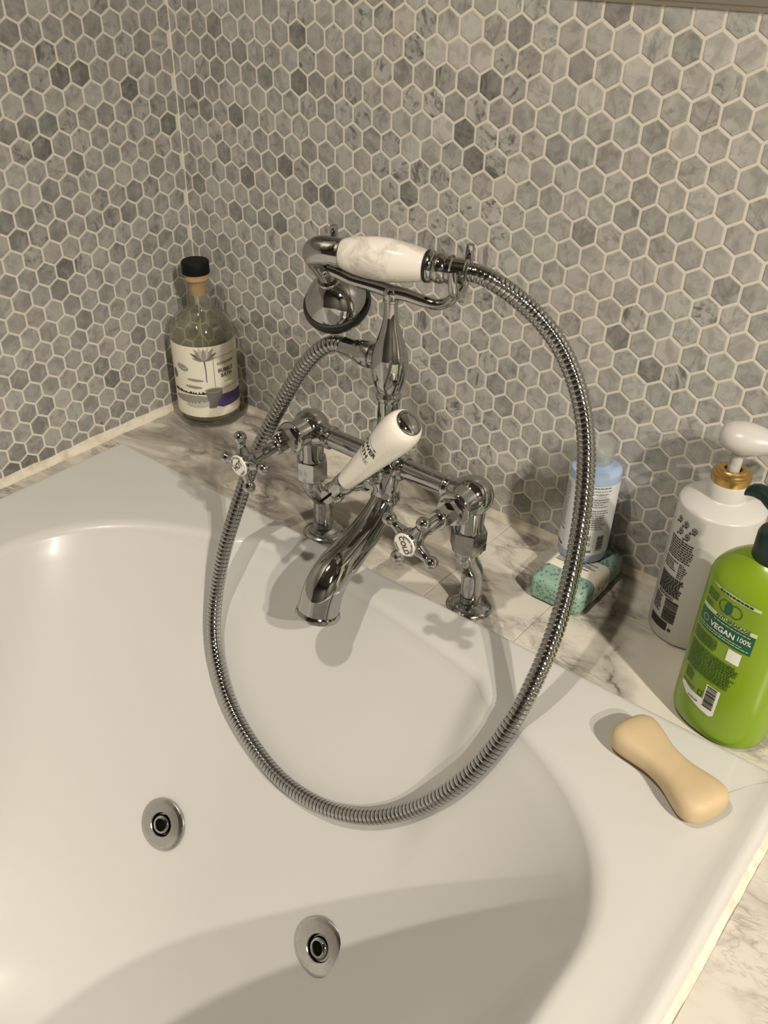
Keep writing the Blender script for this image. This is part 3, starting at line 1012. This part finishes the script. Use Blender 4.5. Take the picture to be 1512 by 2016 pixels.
# ================================================================== shower handset
HO = CO + Vector((0, 0, .3055))
RO = math.radians(32)
HZ = (Vector((0, 0, 1)) * math.cos(RO) - CN * math.sin(RO)).normalized()
hs = root('shower_handset', HO, 'telephone style shower handset with white grip lying in the cradle', 'shower head')
def gl(prof):
    return solid(prof, o=HO, z=CD, seg=56)
obj('grip', gl([(.0100, -.0440), (.0112, -.0428), (.0128, -.038), (.0146, -.030), (.0160, -.020), (.0165, -.011), (.0163, -.001), (.0154, .008), (.0140, .017), (.0124, .0245), (.0112, .0278), (.0100, .0285)]), M['grip'], hs)
obj('grip_washer', gl([(.0118, .0280), (.0123, .0288), (.0123, .0298), (.0116, .0304)]), M['rubber'], hs)
obj('end_ring', gl([(.0108, .0300), (.0122, .0308), (.0124, .0325), (.0112, .0345), (.0090, .0356)]), CH, hs)
obj('swivel_ball', ball(HO + CD * .0395, .0118, 40, z=CD, sz=.85), CH, hs)
obj('coupling', gl([(.0100, .0455), (.0110, .0462), (.0110, .0490), (.0094, .0500), (.0094, .0600), (.0086, .0608)]), CH, hs)
obj('elbow_socket', gl([(.0100, -.0462), (.0117, -.0455), (.0117, -.0432), (.0105, -.0425)]), CH, hs)
def hp(s, h):
    return HO + CD * s - HZ * h
el = catmull([hp(-.043, 0), hp(-.052, -.0004), hp(-.061, .0), hp(-.0672, .0040), hp(-.0682, .0110), hp(-.0665, .020), hp(-.0648, .029), hp(-.064, .0365)], 8)
k = len(el)
obj('elbow', tube(el, [itp(i / (k - 1), [0, .3, .45, .6, .8, 1], [.0116, .0114, .0108, .0092, .0076, .0072]) for i in range(k)], 36, up=CN), CH, hs)
RCt = hp(-.064, 0)
def rl(prof, **kw):
    return lathe(prof, o=RCt, z=-HZ, seg=64, **kw)
obj('rose_collar', rl([(0, .0335), (.0092, .0335), (.0100, .0348), (.0098, .0362), (.0090, .0375)]), CH, hs)
obj('rose', rl([(.0080, .0365), (.0110, .0378), (.0150, .0408), (.0194, .0452), (.0230, .0502), (.0258, .0556), (.0272, .0600), (.0276, .0625)]), CH, hs)
obj('rubber_ring', rl([(.0270, .0608), (.0292, .0610), (.0298, .0628), (.0298, .0664), (.0292, .0682), (.0268, .0682)]), M['rubber'], hs)
obj('rim_ring', rl([(.0286, .0680), (.0286, .0706), (.0274, .0716), (.0262, .0708), (.0258, .0690)]), CH, hs)
face = obj('spray_face', rl([(.0262, .0694), (.0200, .0702), (0, .0705)]), M['jet'], hs)

# ================================================================== hose
HP = [(0.3800,-0.1583,0.2229),(0.3680,-0.1590,0.2226),(0.3595,-0.1615,0.2188),(0.3495,-0.1647,0.2098),(0.3349,-0.1689,0.1900),(0.3194,-0.1755,0.1618),(0.3062,-0.1859,0.1289),(0.2993,-0.2004,0.0997),(0.2964,-0.2151,0.0713),(0.2948,-0.2311,0.0404),(0.2930,-0.2446,0.0098),(0.2925,-0.2580,-0.0290),(0.3015,-0.2741,-0.0636),(0.3220,-0.2898,-0.0901),(0.3543,-0.3056,-0.1140),(0.3976,-0.3181,-0.1310),(0.4468,-0.3271,-0.1367),(0.4990,-0.3282,-0.1297),(0.5410,-0.3216,-0.1137),(0.5746,-0.3085,-0.0909),(0.6034,-0.2934,-0.0575),(0.6215,-0.2735,-0.0242),(0.6313,-0.2507,0.0109),(0.6332,-0.2264,0.0410),(0.6307,-0.2009,0.0700),(0.6236,-0.1739,0.1033),(0.6136,-0.1497,0.1392),(0.6025,-0.1320,0.1730),(0.5906,-0.1201,0.2017),(0.5757,-0.1135,0.2289),(0.5577,-0.1113,0.2534),(0.5389,-0.1145,0.2729),(0.5202,-0.1209,0.2876),(0.5050,-0.1320,0.3000),(0.4933,-0.1372,0.3050),(0.4840,-0.1400,0.3055)]
def build_hose():
    fine = catmull(HP, 40)
    # resample by arc length: ten samples to a coil
    cum = [0.]
    for a, b in zip(fine, fine[1:]): cum.append(cum[-1] + (b - a).length)
    L = cum[-1]
    pitch = .0043
    prof = [(0, .0063), (.05, .0063), (.09, .0071), (.28, .00732), (.70, .00735), (.90, .0072), (.95, .0063)]
    nc = int(L / pitch)
    pts, rad = [], []
    i = 0
    for c in range(nc):
        for t, r in prof:
            s = (c + t) * pitch
            while i < len(cum) - 2 and cum[i + 1] < s: i += 1
            q = (s - cum[i]) / max(1e-9, cum[i + 1] - cum[i])
            pts.append(fine[i].lerp(fine[i + 1], q)); rad.append(r)
    return tube(pts, rad, 20)
hz = root('shower_hose', (.62, -.25, 0), 'ribbed chrome shower hose looping from the tap into the tub and back', 'hose')
obj('coil', build_hose(), M['hose'], hz, True, angle=35)
obj('outlet_nut', solid([(.0098, .0170), (.0112, .0178), (.0116, .0205), (.0114, .0290), (.0104, .0302), (.0100, .0330)], o=OC, z=OD, seg=40), CH, hz)
obj('outlet_ferrule', solid([(.0096, .0325), (.0096, .0350), (.0088, .0362), (.0086, .0475), (.0080, .0485)], o=OC, z=OD, seg=40), CH, hz)

# ================================================================== bubble bath bottle
def circ_fn(cx, cy, r, off=.0003):
    def fn(u, v):
        a = -PI / 2 + u / r
        return Vector((cx + (r + off) * math.cos(a), cy + (r + off) * math.sin(a), v))
    return fn
bx_, by_ = .0493, -.0400
bb = root('bubble_bath_bottle', (bx_, by_, 0), 'clear glass bubble bath bottle with black stopper in the tiled corner', 'bottle')
BR = .0385
outer = [(0, .0005), (.033, .0005), (.0368, .0022), (BR, .006), (BR, .112), (.0378, .119), (.0352, .1265), (.0300, .1325), (.0225, .1365), (.0172, .1395), (.0146, .1440), (.0138, .150), (.0136, .168), (.0148, .1705), (.0148, .1745), (.0138, .1750)]
inner = [(.0104, .1750), (.0104, .150), (.0112, .1440), (.0140, .1385), (.0205, .1332), (.0280, .1290), (.0325, .1240), (.0346, .1180), (.0352, .111), (.0352, .012), (.0330, .0085), (0, .0080)]
obj('glass_body', lathe(outer + inner, (bx_, by_, 0), seg=64), M['glass'], bb)
obj('liquid', lathe([(0, .0082), (.0328, .0087), (.0350, .0122), (.0350, .030), (0, .030)], (bx_, by_, 0), seg=48), M['liquid'], bb)
obj('cork', solid([(.0098, .158), (.0102, .1745), (.0136, .1753), (.0142, .177), (.0142, .183)], o=(bx_, by_, 0)), M['cork'], bb)
obj('stopper_cap', solid([(.0158, .1828), (.0160, .1838), (.0160, .1955), (.0150, .1968)], o=(bx_, by_, 0)), M['black_cap'], bb)
bf = circ_fn(bx_, by_, BR, .0003)
bf2 = circ_fn(bx_, by_, BR, .0006)
bf3 = circ_fn(bx_, by_, BR, .0009)
lb = obj('label', lay(poly_bm([rect(-.034, .088, .0165, .1075)]), bf, .003), M['paper'], bb)
def P_(name, polys, mats, fn=bf2, par=lb, kind=None):
    return obj(name, lay(poly_bm(polys), fn, .002), mats, par, False, kind=kind)
mm_ = .001
# lotus: petals fan out of a calyx
pet = []
cx_, cz_ = .0325, .0905
for an, ln, wd, mi in ((-78, 15, 3.0, 1), (78, 15, 3.0, 1), (-60, 19, 3.6, 0), (60, 18, 3.6, 0), (-38, 19, 4.0, 1), (38, 19, 4.0, 1), (-18, 18, 4.0, 2), (18, 18, 4.0, 2), (0, 16, 4.2, 1)):
    a = math.radians(an)
    pl = []
    for q in range(13):
        t = q / 12
        pl.append((t * ln, wd * .62 * math.sin(PI * t ** .8)))
    for q in range(11, 0, -1):
        t = q / 12
        pl.append((t * ln, -wd * .62 * math.sin(PI * t ** .8)))
    pet.append(([((cx_ + (x * math.sin(a) + y * math.cos(a)) * mm_), cz_ + (x * math.cos(a) - y * math.sin(a)) * mm_) for x, y in pl], mi))
for q, (pl, mi) in enumerate(pet):
    off = circ_fn(bx_, by_, BR, .0005 + .00006 * q)
    obj('petal_print', lay(poly_bm([(pl, mi)]), off, .002), [M['ink_grey'], M['ink_mid'], M['ink_pale']], lb, False)
P_('stem_print', [([(.0315, .091), (.0335, .091), (.0340, .078), (.0338, .063), (.0326, .063), (.0328, .078)], 0)], [M['ink_grey']])
P_('pebble_print', [(ellipse(.0035, .0800, .0085, .0042, 18, -.25), 0), (ellipse(.0030, .0812, .0070, .0030, 16, -.25), 1)], [M['ink_mid'], M['ink_pale']])
P_('pebble_print', [(ellipse(.0195, .0655, .0105, .0017, 18, -.06), 0)], [M['ink_mid']])
P_('pebble_print', [(ellipse(.0165, .0565, .0110, .0019, 18, -.06), 0)], [M['ink_mid']])
P_('pebble_print', [(ellipse(-.0120, .0685, .0050, .0060, 14, .1), 0)], [M['ink_grey']])
tr = []
rr = random.Random(5)
u = -.016
while u < .031:
    hh = rr.uniform(.001, .0042)
    tr.append(([(u, .0470), (u + .0022, .0470), (u + .0016, .0470 + hh), (u + .0005, .0470 + hh * .8)], 0))
    u += .0014
P_('treeline_print', tr, [M['ink']], kind='stuff')
P_('ground_print', [(ellipse(.012, .0400, .026, .0052, 22, .05), 0), (ellipse(.022, .0335, .018, .0040, 22, .08), 1)], [M['ink_mid'], M['ink_pale']])
P_('panel_border', [(rect(.0425, .0431, .053, .0935), 0), (rect(.0425, .074, .0930, .0936), 0)], [M['ink_mid']], bf3)
P_('purple_band', [([(.040, .0455), (.086, .0430), (.086, .0285), (.050, .0280), (.043, .0310)], 0)], [M['purple']])
P_('bowl_print', [([(.0305, .0520), (.0515, .0520), (.0500, .0440), (.0450, .0360), (.0420, .0290), (.0330, .0290), (.0340, .0360), (.0320, .0440)], 0)], [M['ink_grey']], bf3)
bo = circ_fn(bx_, by_, BR, .0012)
P_('bowl_rim_print', [(ellipse(.041, .0520, .0110, .0036, 20), 0)], [M['ink_mid']], bo)
P_('bowl_rim_print', [(ellipse(.041, .0520, .0088, .0022, 20), 0)], [M['ink_grey']], circ_fn(bx_, by_, BR, .0014))
obj('lettering', lay(text_bm('BUBBLE', .0068, .0585, .0755, 0, .95, .0001), bf3, .002), M['ink'], lb, False)
obj('lettering', lay(text_bm('BATH', .0068, .0590, .0690, 0, .95, .0001), bf3, .002), M['ink'], lb, False)
P_('fine_print', [(rect(.047 + .0022 * q, .0485 + .0022 * q, .0830, .0865), 0) for q in range(11)] + [(rect(.055 + .0016 * q, .0561 + .0016 * q, .0600, .0612), 0) for q in range(6)] + [(rect(.047, .074, .0528, .0533), 0)], [M['ink_mid']], bf3, kind='stuff')

# ================================================================== wrapped soap, blue bottle on top
wx0, wx1, wy0, wy1, wh = .5505, .6045, -.0965, -.0075, .0265
ws = root('wrapped_soap', ((wx0 + wx1) / 2, (wy0 + wy1) / 2, 0), 'soap bar wrapped in green floral paper with cream paper band', 'soap')
obj('wrapper', box(wx0, wx1, wy0, wy1, .0003, wh, .0070, 5), M['wrap'], ws, True)
obj('paper_band', box(wx0 - .0005, wx1 + .0005, -.0735, -.0345, .0001, wh + .0005, .0070, 5), M['band'], ws, True)
ymid = wy0 - .0006
xm = (wx0 + wx1) / 2
flap = bmesh.new()
for tri in (((wx0 + .004, wy0 + .0015, .0040), (xm, ymid - .0012, .0135), (wx0 + .004, wy0 + .0015, .0225)), ((wx1 - .004, wy0 + .0015, .0225), (xm, ymid - .0012, .0135), (wx1 - .004, wy0 + .0015, .0040))):
    a = [flap.verts.new(Vector(p)) for p in tri]
    b = [flap.verts.new(Vector(p) + Vector((0, -.0007, 0))) for p in tri]
    flap.faces.new(a); flap.faces.new(b[::-1])
    for k in range(3): flap.faces.new((a[k], b[k], b[(k + 1) % 3], a[(k + 1) % 3]))
for q, sgn in ((0, -1), (1, 1)):
    pass
me_ = flap
obj('folded_end', me_, M['wrap'], ws, False, kind='stuff')
band_t = lambda u, v: Vector((wx0 + .0065 + u, -.0345 - v, wh + .0008))
bp_ = []
rr = random.Random(9)
for q in range(9):
    v = .006 + q * .0021
    L_ = rr.uniform(.026, .040)
    bp_.append((rect(.000, L_, v, v + (.0011 if q % 4 else .0016)), 0))
obj('fine_print', lay(poly_bm(bp_), band_t, .1), M['ink_grey'], ws, False, kind='stuff')
bs_ = []
for q, (yy, zz) in enumerate([(-.066, .011), (-.060, .015), (-.052, .011), (-.046, .016)]):
    bs_.append((ellipse(yy, zz, .0016, .0022, 10), 0))
obj('small_symbols', lay(poly_bm(bs_), lambda u, v: Vector((wx1 + .0009, u, v)), .1), M['ink_mid'], ws, False, kind='stuff')

cx, cy, br = .5690, -.0315, .0230
zb = wh + .0006
bl = root('blue_bottle', (cx, cy, zb), 'pale blue cylindrical bottle with clear cap standing on the wrapped soap', 'bottle')
obj('bottle_body', solid([(.0205, zb), (.0222, zb + .0008), (br, zb + .003), (br, .1180), (.0224, .1202), (.0205, .1215), (.0150, .1222), (.0150, .1240)], o=(cx, cy, 0), seg=64), M['blue'], bl)
obj('neck', solid([(.0138, .1235), (.0138, .1265), (.0128, .1272)], o=(cx, cy, 0)), M['blue'], bl)
obj('clear_cap', lathe([(.0134, .1275), (.0136, .1285), (.0136, .1440), (.0126, .1462), (0, .1466), (0, .1446), (.0112, .1440), (.0118, .1420), (.0118, .1275)], (cx, cy, 0), seg=48), M['clear'], bl)
obj('cap_plug', solid([(.0052, .1272), (.0052, .1360), (.0040, .1385)], o=(cx, cy, 0), seg=24), M['clear'], bl)
lf = circ_fn(cx, cy, br, .0002)
lf2 = circ_fn(cx, cy, br, .0005)
ll = obj('label', lay(poly_bm([rect(-.045, .045, .0375, .1125)]), lf, .002), M['blue_label'], bl)
fp = []
rr = random.Random(21)
def lines(u0, u1, v0, v1, n_, th, jag=.25, mi=0):
    out = []
    for q in range(n_):
        v = v1 - (v1 - v0) * (q + .5) / n_
        e = u1 - rr.random() * jag * (u1 - u0)
        u = u0
        while u < e:
            wd = rr.uniform(.0012, .0035)
            out.append((rect(u, min(u + wd, e), v - th / 2, v + th / 2), mi))
            u += wd + .0006
    return out
fp += lines(.004, .0265, .1095, .1118, 1, .0013, .05)
fp += lines(.004, .028, .1030, .1090, 2, .0009, .15)
fp += lines(.006, .027, .0900, .1000, 4, .0009, .35)
fp += lines(.005, .029, .0655, .0880, 9, .0010, .3)
fp += lines(.008, .019, .0475, .0520, 2, .0009, .3)
fp += lines(-.027, -.0125, .0600, .1080, 19, .0010, .1)
obj('fine_print', lay(poly_bm(fp), lf2, .002), M['ink_grey'], ll, False, kind='stuff')
bc = []
v = .0425
rr = random.Random(4)
while v < .0590:
    h_ = rr.choice((.0004, .0007, .0012))
    bc.append((rect(.0215, .0285, v, v + h_), 0)); v += h_ + rr.choice((.0004, .0007))
obj('barcode', lay(poly_bm(bc), lf2, .002), M['ink'], ll, False, kind='stuff')
obj('dark_panel', lay(poly_bm([(rect(-.026, -.0125, .0395, .0415), 0), (rect(-.026, -.0125, .0570, .0580), 0), (rect(-.026, -.0250, .0395, .058), 0)]), lf2, .002), M['ink'], ll, False)
obj('jar_symbol', lay(poly_bm([(rect(.0105, .0150, .0540, .0580), 0), (rect(.0100, .0155, .0585, .0592), 0)]), lf2, .002), M['ink_mid'], ll, False)
obj('dark_panel', lay(poly_bm([(rect(.0120, .0175, .0405, .0432), 0)]), lf2, .002), M['ink_grey'], ll, False)

# ================================================================== white pump bottle
wx, wy, wr = .6855, -.0395, .0350
wb = root('white_pump_bottle', (wx, wy, 0), 'white pump bottle with gold collar standing against the tiled wall', 'bottle')
obj('bottle_body', solid([(.0310, .0004), (.0335, .0012), (wr, .004), (wr, .1335), (.0348, .1346), (.0340, .1354), (.0300, .1376), (.0240, .1398), (.0172, .1414)], o=(wx, wy, 0), seg=72), M['white'], wb, True, angle=50)
obj('neck_sleeve', solid([(.0170, .1405), (.0172, .1415), (.0160, .1425), (.0158, .1555), (.0150, .1565)], o=(wx, wy, 0), seg=56), M['white'], wb)
obj('gold_collar', lathe([(0, .1560), (.0152, .1560), (.0156, .1575), (.0156, .1620), (.0150, .1635), (.0136, .1640), (.0130, .1655), (.0112, .1662), (.0102, .1672), (.0072, .1672), (.0066, .1660), (.0064, .160)], (wx, wy, 0), seg=56), M['gold'], wb)
obj('pump_stem', solid([(.0050, .158), (.0050, .1815)], o=(wx, wy, 0), seg=28), M['white'], wb)
hd = bmesh.new()
# teardrop pump head drawn out into a spout to the right
ax_ = Vector((math.cos(.18), math.sin(.18), 0))
side_ = Vector((-ax_.y, ax_.x, 0))
secs = [(-.0175, .0015, .0010, .1945), (-.0165, .0065, .0055, .1946), (-.0140, .0105, .0085, .1946), (-.0090, .0142, .0110, .1945), (-.0020, .0162, .0124, .1944), (.0060, .0158, .0124, .1943), (.0140, .0132, .0108, .1945), (.0220, .0100, .0084, .1950), (.0310, .0074, .0064, .1955), (.0420, .0060, .0052, .1950), (.0490, .0052, .0046, .1935), (.0520, .0046, .0040, .1915)]
rg = []
for s, rw, rh, zz in secs:
    c = Vector((wx, wy, zz)) + ax_ * s
    rg.append([hd.verts.new(c + side_ * rw * math.cos(2 * PI * q / 32) + Vector((0, 0, rh * math.sin(2 * PI * q / 32)))) for q in range(32)])
for a, b in zip(rg, rg[1:]):
    for q in range(32): hd.faces.new((a[q], a[(q + 1) % 32], b[(q + 1) % 32], b[q]))
hd.faces.new(rg[0]); hd.faces.new(rg[-1])
obj('pump_head', hd, M['white'], wb, True, angle=70)
wf = circ_fn(wx, wy, wr, .0003)
rr = random.Random(33)
tx = []
tx += lines(-.029, -.002, .0865, .1065, 9, .0013, .12)
tx += lines(-.030, -.013, .0740, .0850, 5, .0011, .3)
tx += lines(-.012, -.003, .0700, .0850, 7, .0011, .4)
tx += lines(-.030, -.003, .0500, .0690, 13, .0013, .12)
tx += lines(-.028, -.008, .0462, .0492, 2, .0009, .1)
tx += lines(-.031, -.020, .0270, .0450, 9, .0012, .2)
obj('fine_print', lay(poly_bm(tx), wf, .002), M['ink'], wb, False, kind='stuff')
for cu, cv in ((-.0235, .1235), (-.0155, .1225), (-.0065, .1205), (-.0195, .1140), (-.0115, .1120)):
    obj('recycling_mark', lay(poly_bm(ring_polys(cu, cv, .0026, .0006, 14) + [rect(cu - .0012, cu + .0012, cv - .0008, cv + .0008), rect(cu - .0045, cu - .0028, cv - .0050, cv - .0040), rect(cu - .0045, cu + .0015, cv - .0036, cv - .0028)]), wf, .002), M['ink'], wb, False)
bc = []
v = .0230
while v < .0455:
    h_ = rr.choice((.0004, .0007, .0012))
    bc.append((rect(-.0165, -.0030, v, v + h_), 0)); v += h_ + rr.choice((.0004, .0006))
obj('barcode', lay(poly_bm(bc), wf, .002), M['ink'], wb, False, kind='stuff')
obj('black_panel', lay(poly_bm([rect(-.0300, -.0085, .0130, .0215)]), wf, .002), M['ink'], wb, False)
obj('small_symbol', lay(poly_bm([rect(-.0070, -.0040, .0140, .0168)]), wf, .002), M['ink'], wb, False)

# ================================================================== green pump bottle
gx, gy = .7520, -.1315
GT = math.radians(-15)
GA, GB, GN = .0385, .0300, 2.4
gb = root('green_pump_bottle', (gx, gy, 0), 'lime green pump bottle with dark green pump at the edge of the ledge', 'bottle')
def oval_pt(a, b, t, nn=GN):
    c, s = math.cos(t), math.sin(t)
    lx = a * math.copysign(abs(c) ** (2 / nn), c)
    ly = b * math.copysign(abs(s) ** (2 / nn), s)
    return Vector((gx + lx * math.cos(GT) - ly * math.sin(GT), gy + lx * math.sin(GT) + ly * math.cos(GT), 0))
def oval_loft(secs, seg=88):
    bm = bmesh.new()
    rings = []
    for a, b, z, nn in secs:
        rings.append([bm.verts.new(oval_pt(a, b, 2 * PI * k / seg, nn) + Vector((0, 0, z))) for k in range(seg)])
    for r, s in zip(rings, rings[1:]):
        for k in range(seg): bm.faces.new((r[k], r[(k + 1) % seg], s[(k + 1) % seg], s[k]))
    bm.faces.new(rings[0]); bm.faces.new(rings[-1])
    return bm
gsec = [(.0320, .0235, .0006, 2.3), (.0350, .0265, .0016, 2.3), (.0372, .0288, .0050, 2.4), (.0382, .0297, .010, 2.4), (GA, GB, .020, 2.4), (GA, GB, .060, 2.4), (GA, GB, .130, 2.4), (.0384, .0299, .1385, 2.4), (.0376, .0291, .1425, 2.35), (.0352, .0272, .1468, 2.3), (.0315, .0245, .1510, 2.2), (.0265, .0212, .1555, 2.1), (.0215, .0182, .1592, 2.0), (.0165, .0158, .1618, 2.0), (.0140, .0140, .1630, 2.0)]
obj('bottle_body', oval_loft(gsec), M['green'], gb, True, angle=60)
obj('pump_collar', solid([(.0150, .1615), (.0158, .1625), (.0160, .1800), (.0150, .1825), (.0090, .1835), (.0080, .1860)], o=(gx, gy, 0), seg=48), M['pine'], gb)
obj('pump_stem', solid([(.0060, .184), (.0060, .200)], o=(gx, gy, 0), seg=24), M['pine'], gb)
hd = bmesh.new()
pa = Vector((-.985, .17, 0)).normalized()
ps = Vector((-pa.y, pa.x, 0))
rg = []
for s, rw, rh, zz in [(-.0165, .006, .004, .2010), (-.0140, .0105, .0065, .2010), (-.0060, .0135, .0080, .2012), (.0040, .0130, .0078, .2020), (.0130, .0095, .0066, .2032), (.0200, .0066, .0054, .2050), (.0260, .0056, .0050, .2048), (.0300, .0050, .0046, .2035), (.0325, .0042, .0038, .2016)]:
    c = Vector((gx, gy, zz)) + pa * s
    rg.append([hd.verts.new(c + ps * rw * math.cos(2 * PI * q / 28) + Vector((0, 0, rh * math.sin(2 * PI * q / 28)))) for q in range(28)])
for a, b in zip(rg, rg[1:]):
    for q in range(28): hd.faces.new((a[q], a[(q + 1) % 28], b[(q + 1) % 28], b[q]))
hd.faces.new(rg[0]); hd.faces.new(rg[-1])
obj('pump_head', hd, M['pine'], gb, True, angle=70)
# arc-length table of the front
tab = []
s_ = 0.
prev = None
NT_ = 1200
for k in range(NT_ + 1):
    t = -PI + PI * k / NT_                    # from left end (-pi) over the front (-pi/2) to the right end (0)
    q = oval_pt(GA, GB, t)
    if prev is not None: s_ += (q - prev).length
    tab.append((s_, q)); prev = q
s_mid = tab[NT_ // 2][0]
def green_fn(off):
    def fn(u, v):
        s = min(max(u + s_mid, 1e-6), tab[-1][0] - 1e-6)
        lo, hi = 0, NT_
        while hi - lo > 1:
            md = (lo + hi) // 2
            if tab[md][0] <= s: lo = md
            else: hi = md
        a, b = tab[lo], tab[hi]
        q = a[1].lerp(b[1], (s - a[0]) / max(1e-9, b[0] - a[0]))
        tg = (b[1] - a[1]).normalized()
        nr = Vector((tg.y, -tg.x, 0))
        return q + nr * off + Vector((0, 0, v + .0175))
    return fn
g1, g2, g3 = green_fn(.0003), green_fn(.0006), green_fn(.0009)
rr = random.Random(51)
obj('pale_ribbon', lay(poly_bm([[(-.0265, .1205), (-.0060, .1215), (.0175, .1205), (.0175, .1180), (-.0050, .1170)]]), g1, .002), M['pale_green'], gb, False)
obj('ribbon_print', lay(poly_bm(lines(-.016, .012, .1182, .1206, 1, .0016, .02)), g2, .002), M['ink'], gb, False, kind='stuff')
obj('leaf_print', lay(poly_bm([(ellipse(-.0052, .1085, .0032, .0056, 20), 0)]), g2, .002), M['banner'], gb, False)
obj('leaf_ring_print', lay(poly_bm(ring_polys(-.0085, .1085, .0055, .0008, 18) + ring_polys(.0005, .1085, .0055, .0008, 18)), g1, .002), M['leaf_ink'], gb, False)
obj('fine_print', lay(poly_bm(lines(-.027, -.0150, .1070, .1145, 3, .0013, .1) + lines(-.027, -.0160, .1005, .1050, 2, .0010, .3)), g2, .002), M['leaf_ink'], gb, False, kind='stuff')
bn = obj('label_banner', lay(poly_bm([rect(-.0285, .0195, .0795, .0965)]), g1, .002), M['banner'], gb, False)
obj('banner_edge', lay(poly_bm([rect(-.0285, .0200, .0965, .1000)]), g1, .002), M['pale_green'], gb, False)
obj('lettering', lay(text_bm('ANTI-BREAKAGE', .0042, .001, .0984, 0, .9, .0001), g2, .002), M['ink'], gb, False)
obj('lettering', lay(text_bm('VEGAN', .0066, -.0050, .0885, 0, 1.0, .00015), g2, .002), M['white_ink'], bn, False)
obj('lettering', lay(text_bm('100%', .0060, .0125, .0895, 0, .85, .00005), g2, .002), M['white_ink'], bn, False)
obj('banner_print', lay(poly_bm(lines(-.027, .0185, .0812, .0850, 2, .0007, .15) + lines(-.014, .018, .0935, .0955, 1, .0007, .1) + ring_polys(-.0210, .0895, .0030, .0005, 14)), g2, .002), M['pale_green'], bn, False, kind='stuff')
obj('fine_print', lay(poly_bm(lines(-.0290, -.0030, .0665, .0770, 5, .0014, .15) + lines(-.0290, .0160, .0400, .0640, 10, .0016, .10) + lines(-.0250, -.0150, .0285, .0385, 5, .0012, .3)), g2, .002), M['leaf_ink'], gb, False, kind='stuff')
obj('blank_patch', lay(poly_bm([rect(.0040, .0145, .0665, .0775)]), g1, .002), M['white_ink'], gb, False)
obj('white_panel', lay(poly_bm([[(-.0265, .0240), (-.0140, .0205), (-.0030, .0205), (-.0030, .0360), (.0090, .0360), (.0090, .0110), (.0060, .0085), (-.0020, .0095), (-.0180, .0140), (-.0255, .0190)]]), g1, .002), M['white_ink'], gb, False)
bc = []
v = .0150
while v < .0345:
    h_ = rr.choice((.0004, .0007, .0011))
    bc.append((rect(-.0018, .0068, v, v + h_), 0)); v += h_ + rr.choice((.0004, .0007))
obj('barcode', lay(poly_bm(bc), g2, .002), M['ink'], gb, False, kind='stuff')
obj('open_jar_symbol', lay(poly_bm([rect(-.0085, -.0045, .0215, .0222), rect(-.0085, -.0045, .0258, .0265), rect(-.0085, -.0079, .0215, .0265), rect(-.0051, -.0045, .0215, .0265)]), g2, .002), M['ink'], gb, False)
obj('fine_print', lay(poly_bm(lines(-.0160, -.0055, .0140, .0160, 1, .0013, .05) + lines(-.026, -.012, .0222, .0250, 1, .0016, .05)), g2, .002), M['ink_grey'], gb, False, kind='stuff')

# ================================================================== bar soap
def build_soap():
    bm = bmesh.new()
    c = Vector((.7455, -.2225, RIM + .0126))
    th = math.radians(-22.5)
    ax = Vector((math.cos(th), math.sin(th), 0)); sd = Vector((-ax.y, ax.x, 0))
    nx, nt = 48, 40
    rings = []
    for i in range(nx + 1):
        t = -1 + 2 * i / nx
        tt = math.sin(t * PI / 2)
        s = .0470 * tt
        endk = max(0., 1 - abs(tt) ** 10) ** (1 / 2.8)
        wd = (.0140 + .0070 * smooth((abs(tt) - .05) / .75)) * endk
        ht = (.0108 + .0018 * smooth((abs(tt) - .1) / .7)) * endk
        if i in (0, nx):
            rings.append([bm.verts.new(c + ax * s)])
            continue
        r = []
        for k in range(nt):
            a = 2 * PI * k / nt
            ca, sa = math.cos(a), math.sin(a)
            r.append(bm.verts.new(c + ax * s + sd * wd * math.copysign(abs(ca) ** .72, ca) + Vector((0, 0, ht * math.copysign(abs(sa) ** .72, sa)))))
        rings.append(r)
    for a, b in zip(rings, rings[1:]):
        for k in range(nt):
            k2 = (k + 1) % nt
            if len(a) == 1: bm.faces.new((a[0], b[k], b[k2]))
            elif len(b) == 1: bm.faces.new((a[k], b[0], a[k2]))
            else: bm.faces.new((a[k], a[k2], b[k2], b[k]))
    return bm
so = obj('bar_soap', build_soap(), M['soap'], None, True, 'waisted cream bar of soap lying on the white tub rim', 'soap', angle=180)

# ================================================================== ceiling downlights
for q, ((lx, ly), pw, spr) in enumerate(LAMPS):
    d = root('downlight', (lx, ly, CEIL), ['round recessed ceiling downlight directly above the bathtub', 'round recessed ceiling downlight right of the bathtub, the nearer of two', 'round recessed ceiling downlight right of the bathtub, the farther of two'][q], 'light', 'ceiling downlights')
    obj('bezel', lathe([(.034, -.004), (.036, -.008), (.044, -.009), (.048, -.006), (.048, 0)], (lx, ly, CEIL), seg=40), M['white'], d)
    obj('lens', lathe([(0, -.005), (.034, -.005)], (lx, ly, CEIL), seg=40), M['lamp'], d, False)
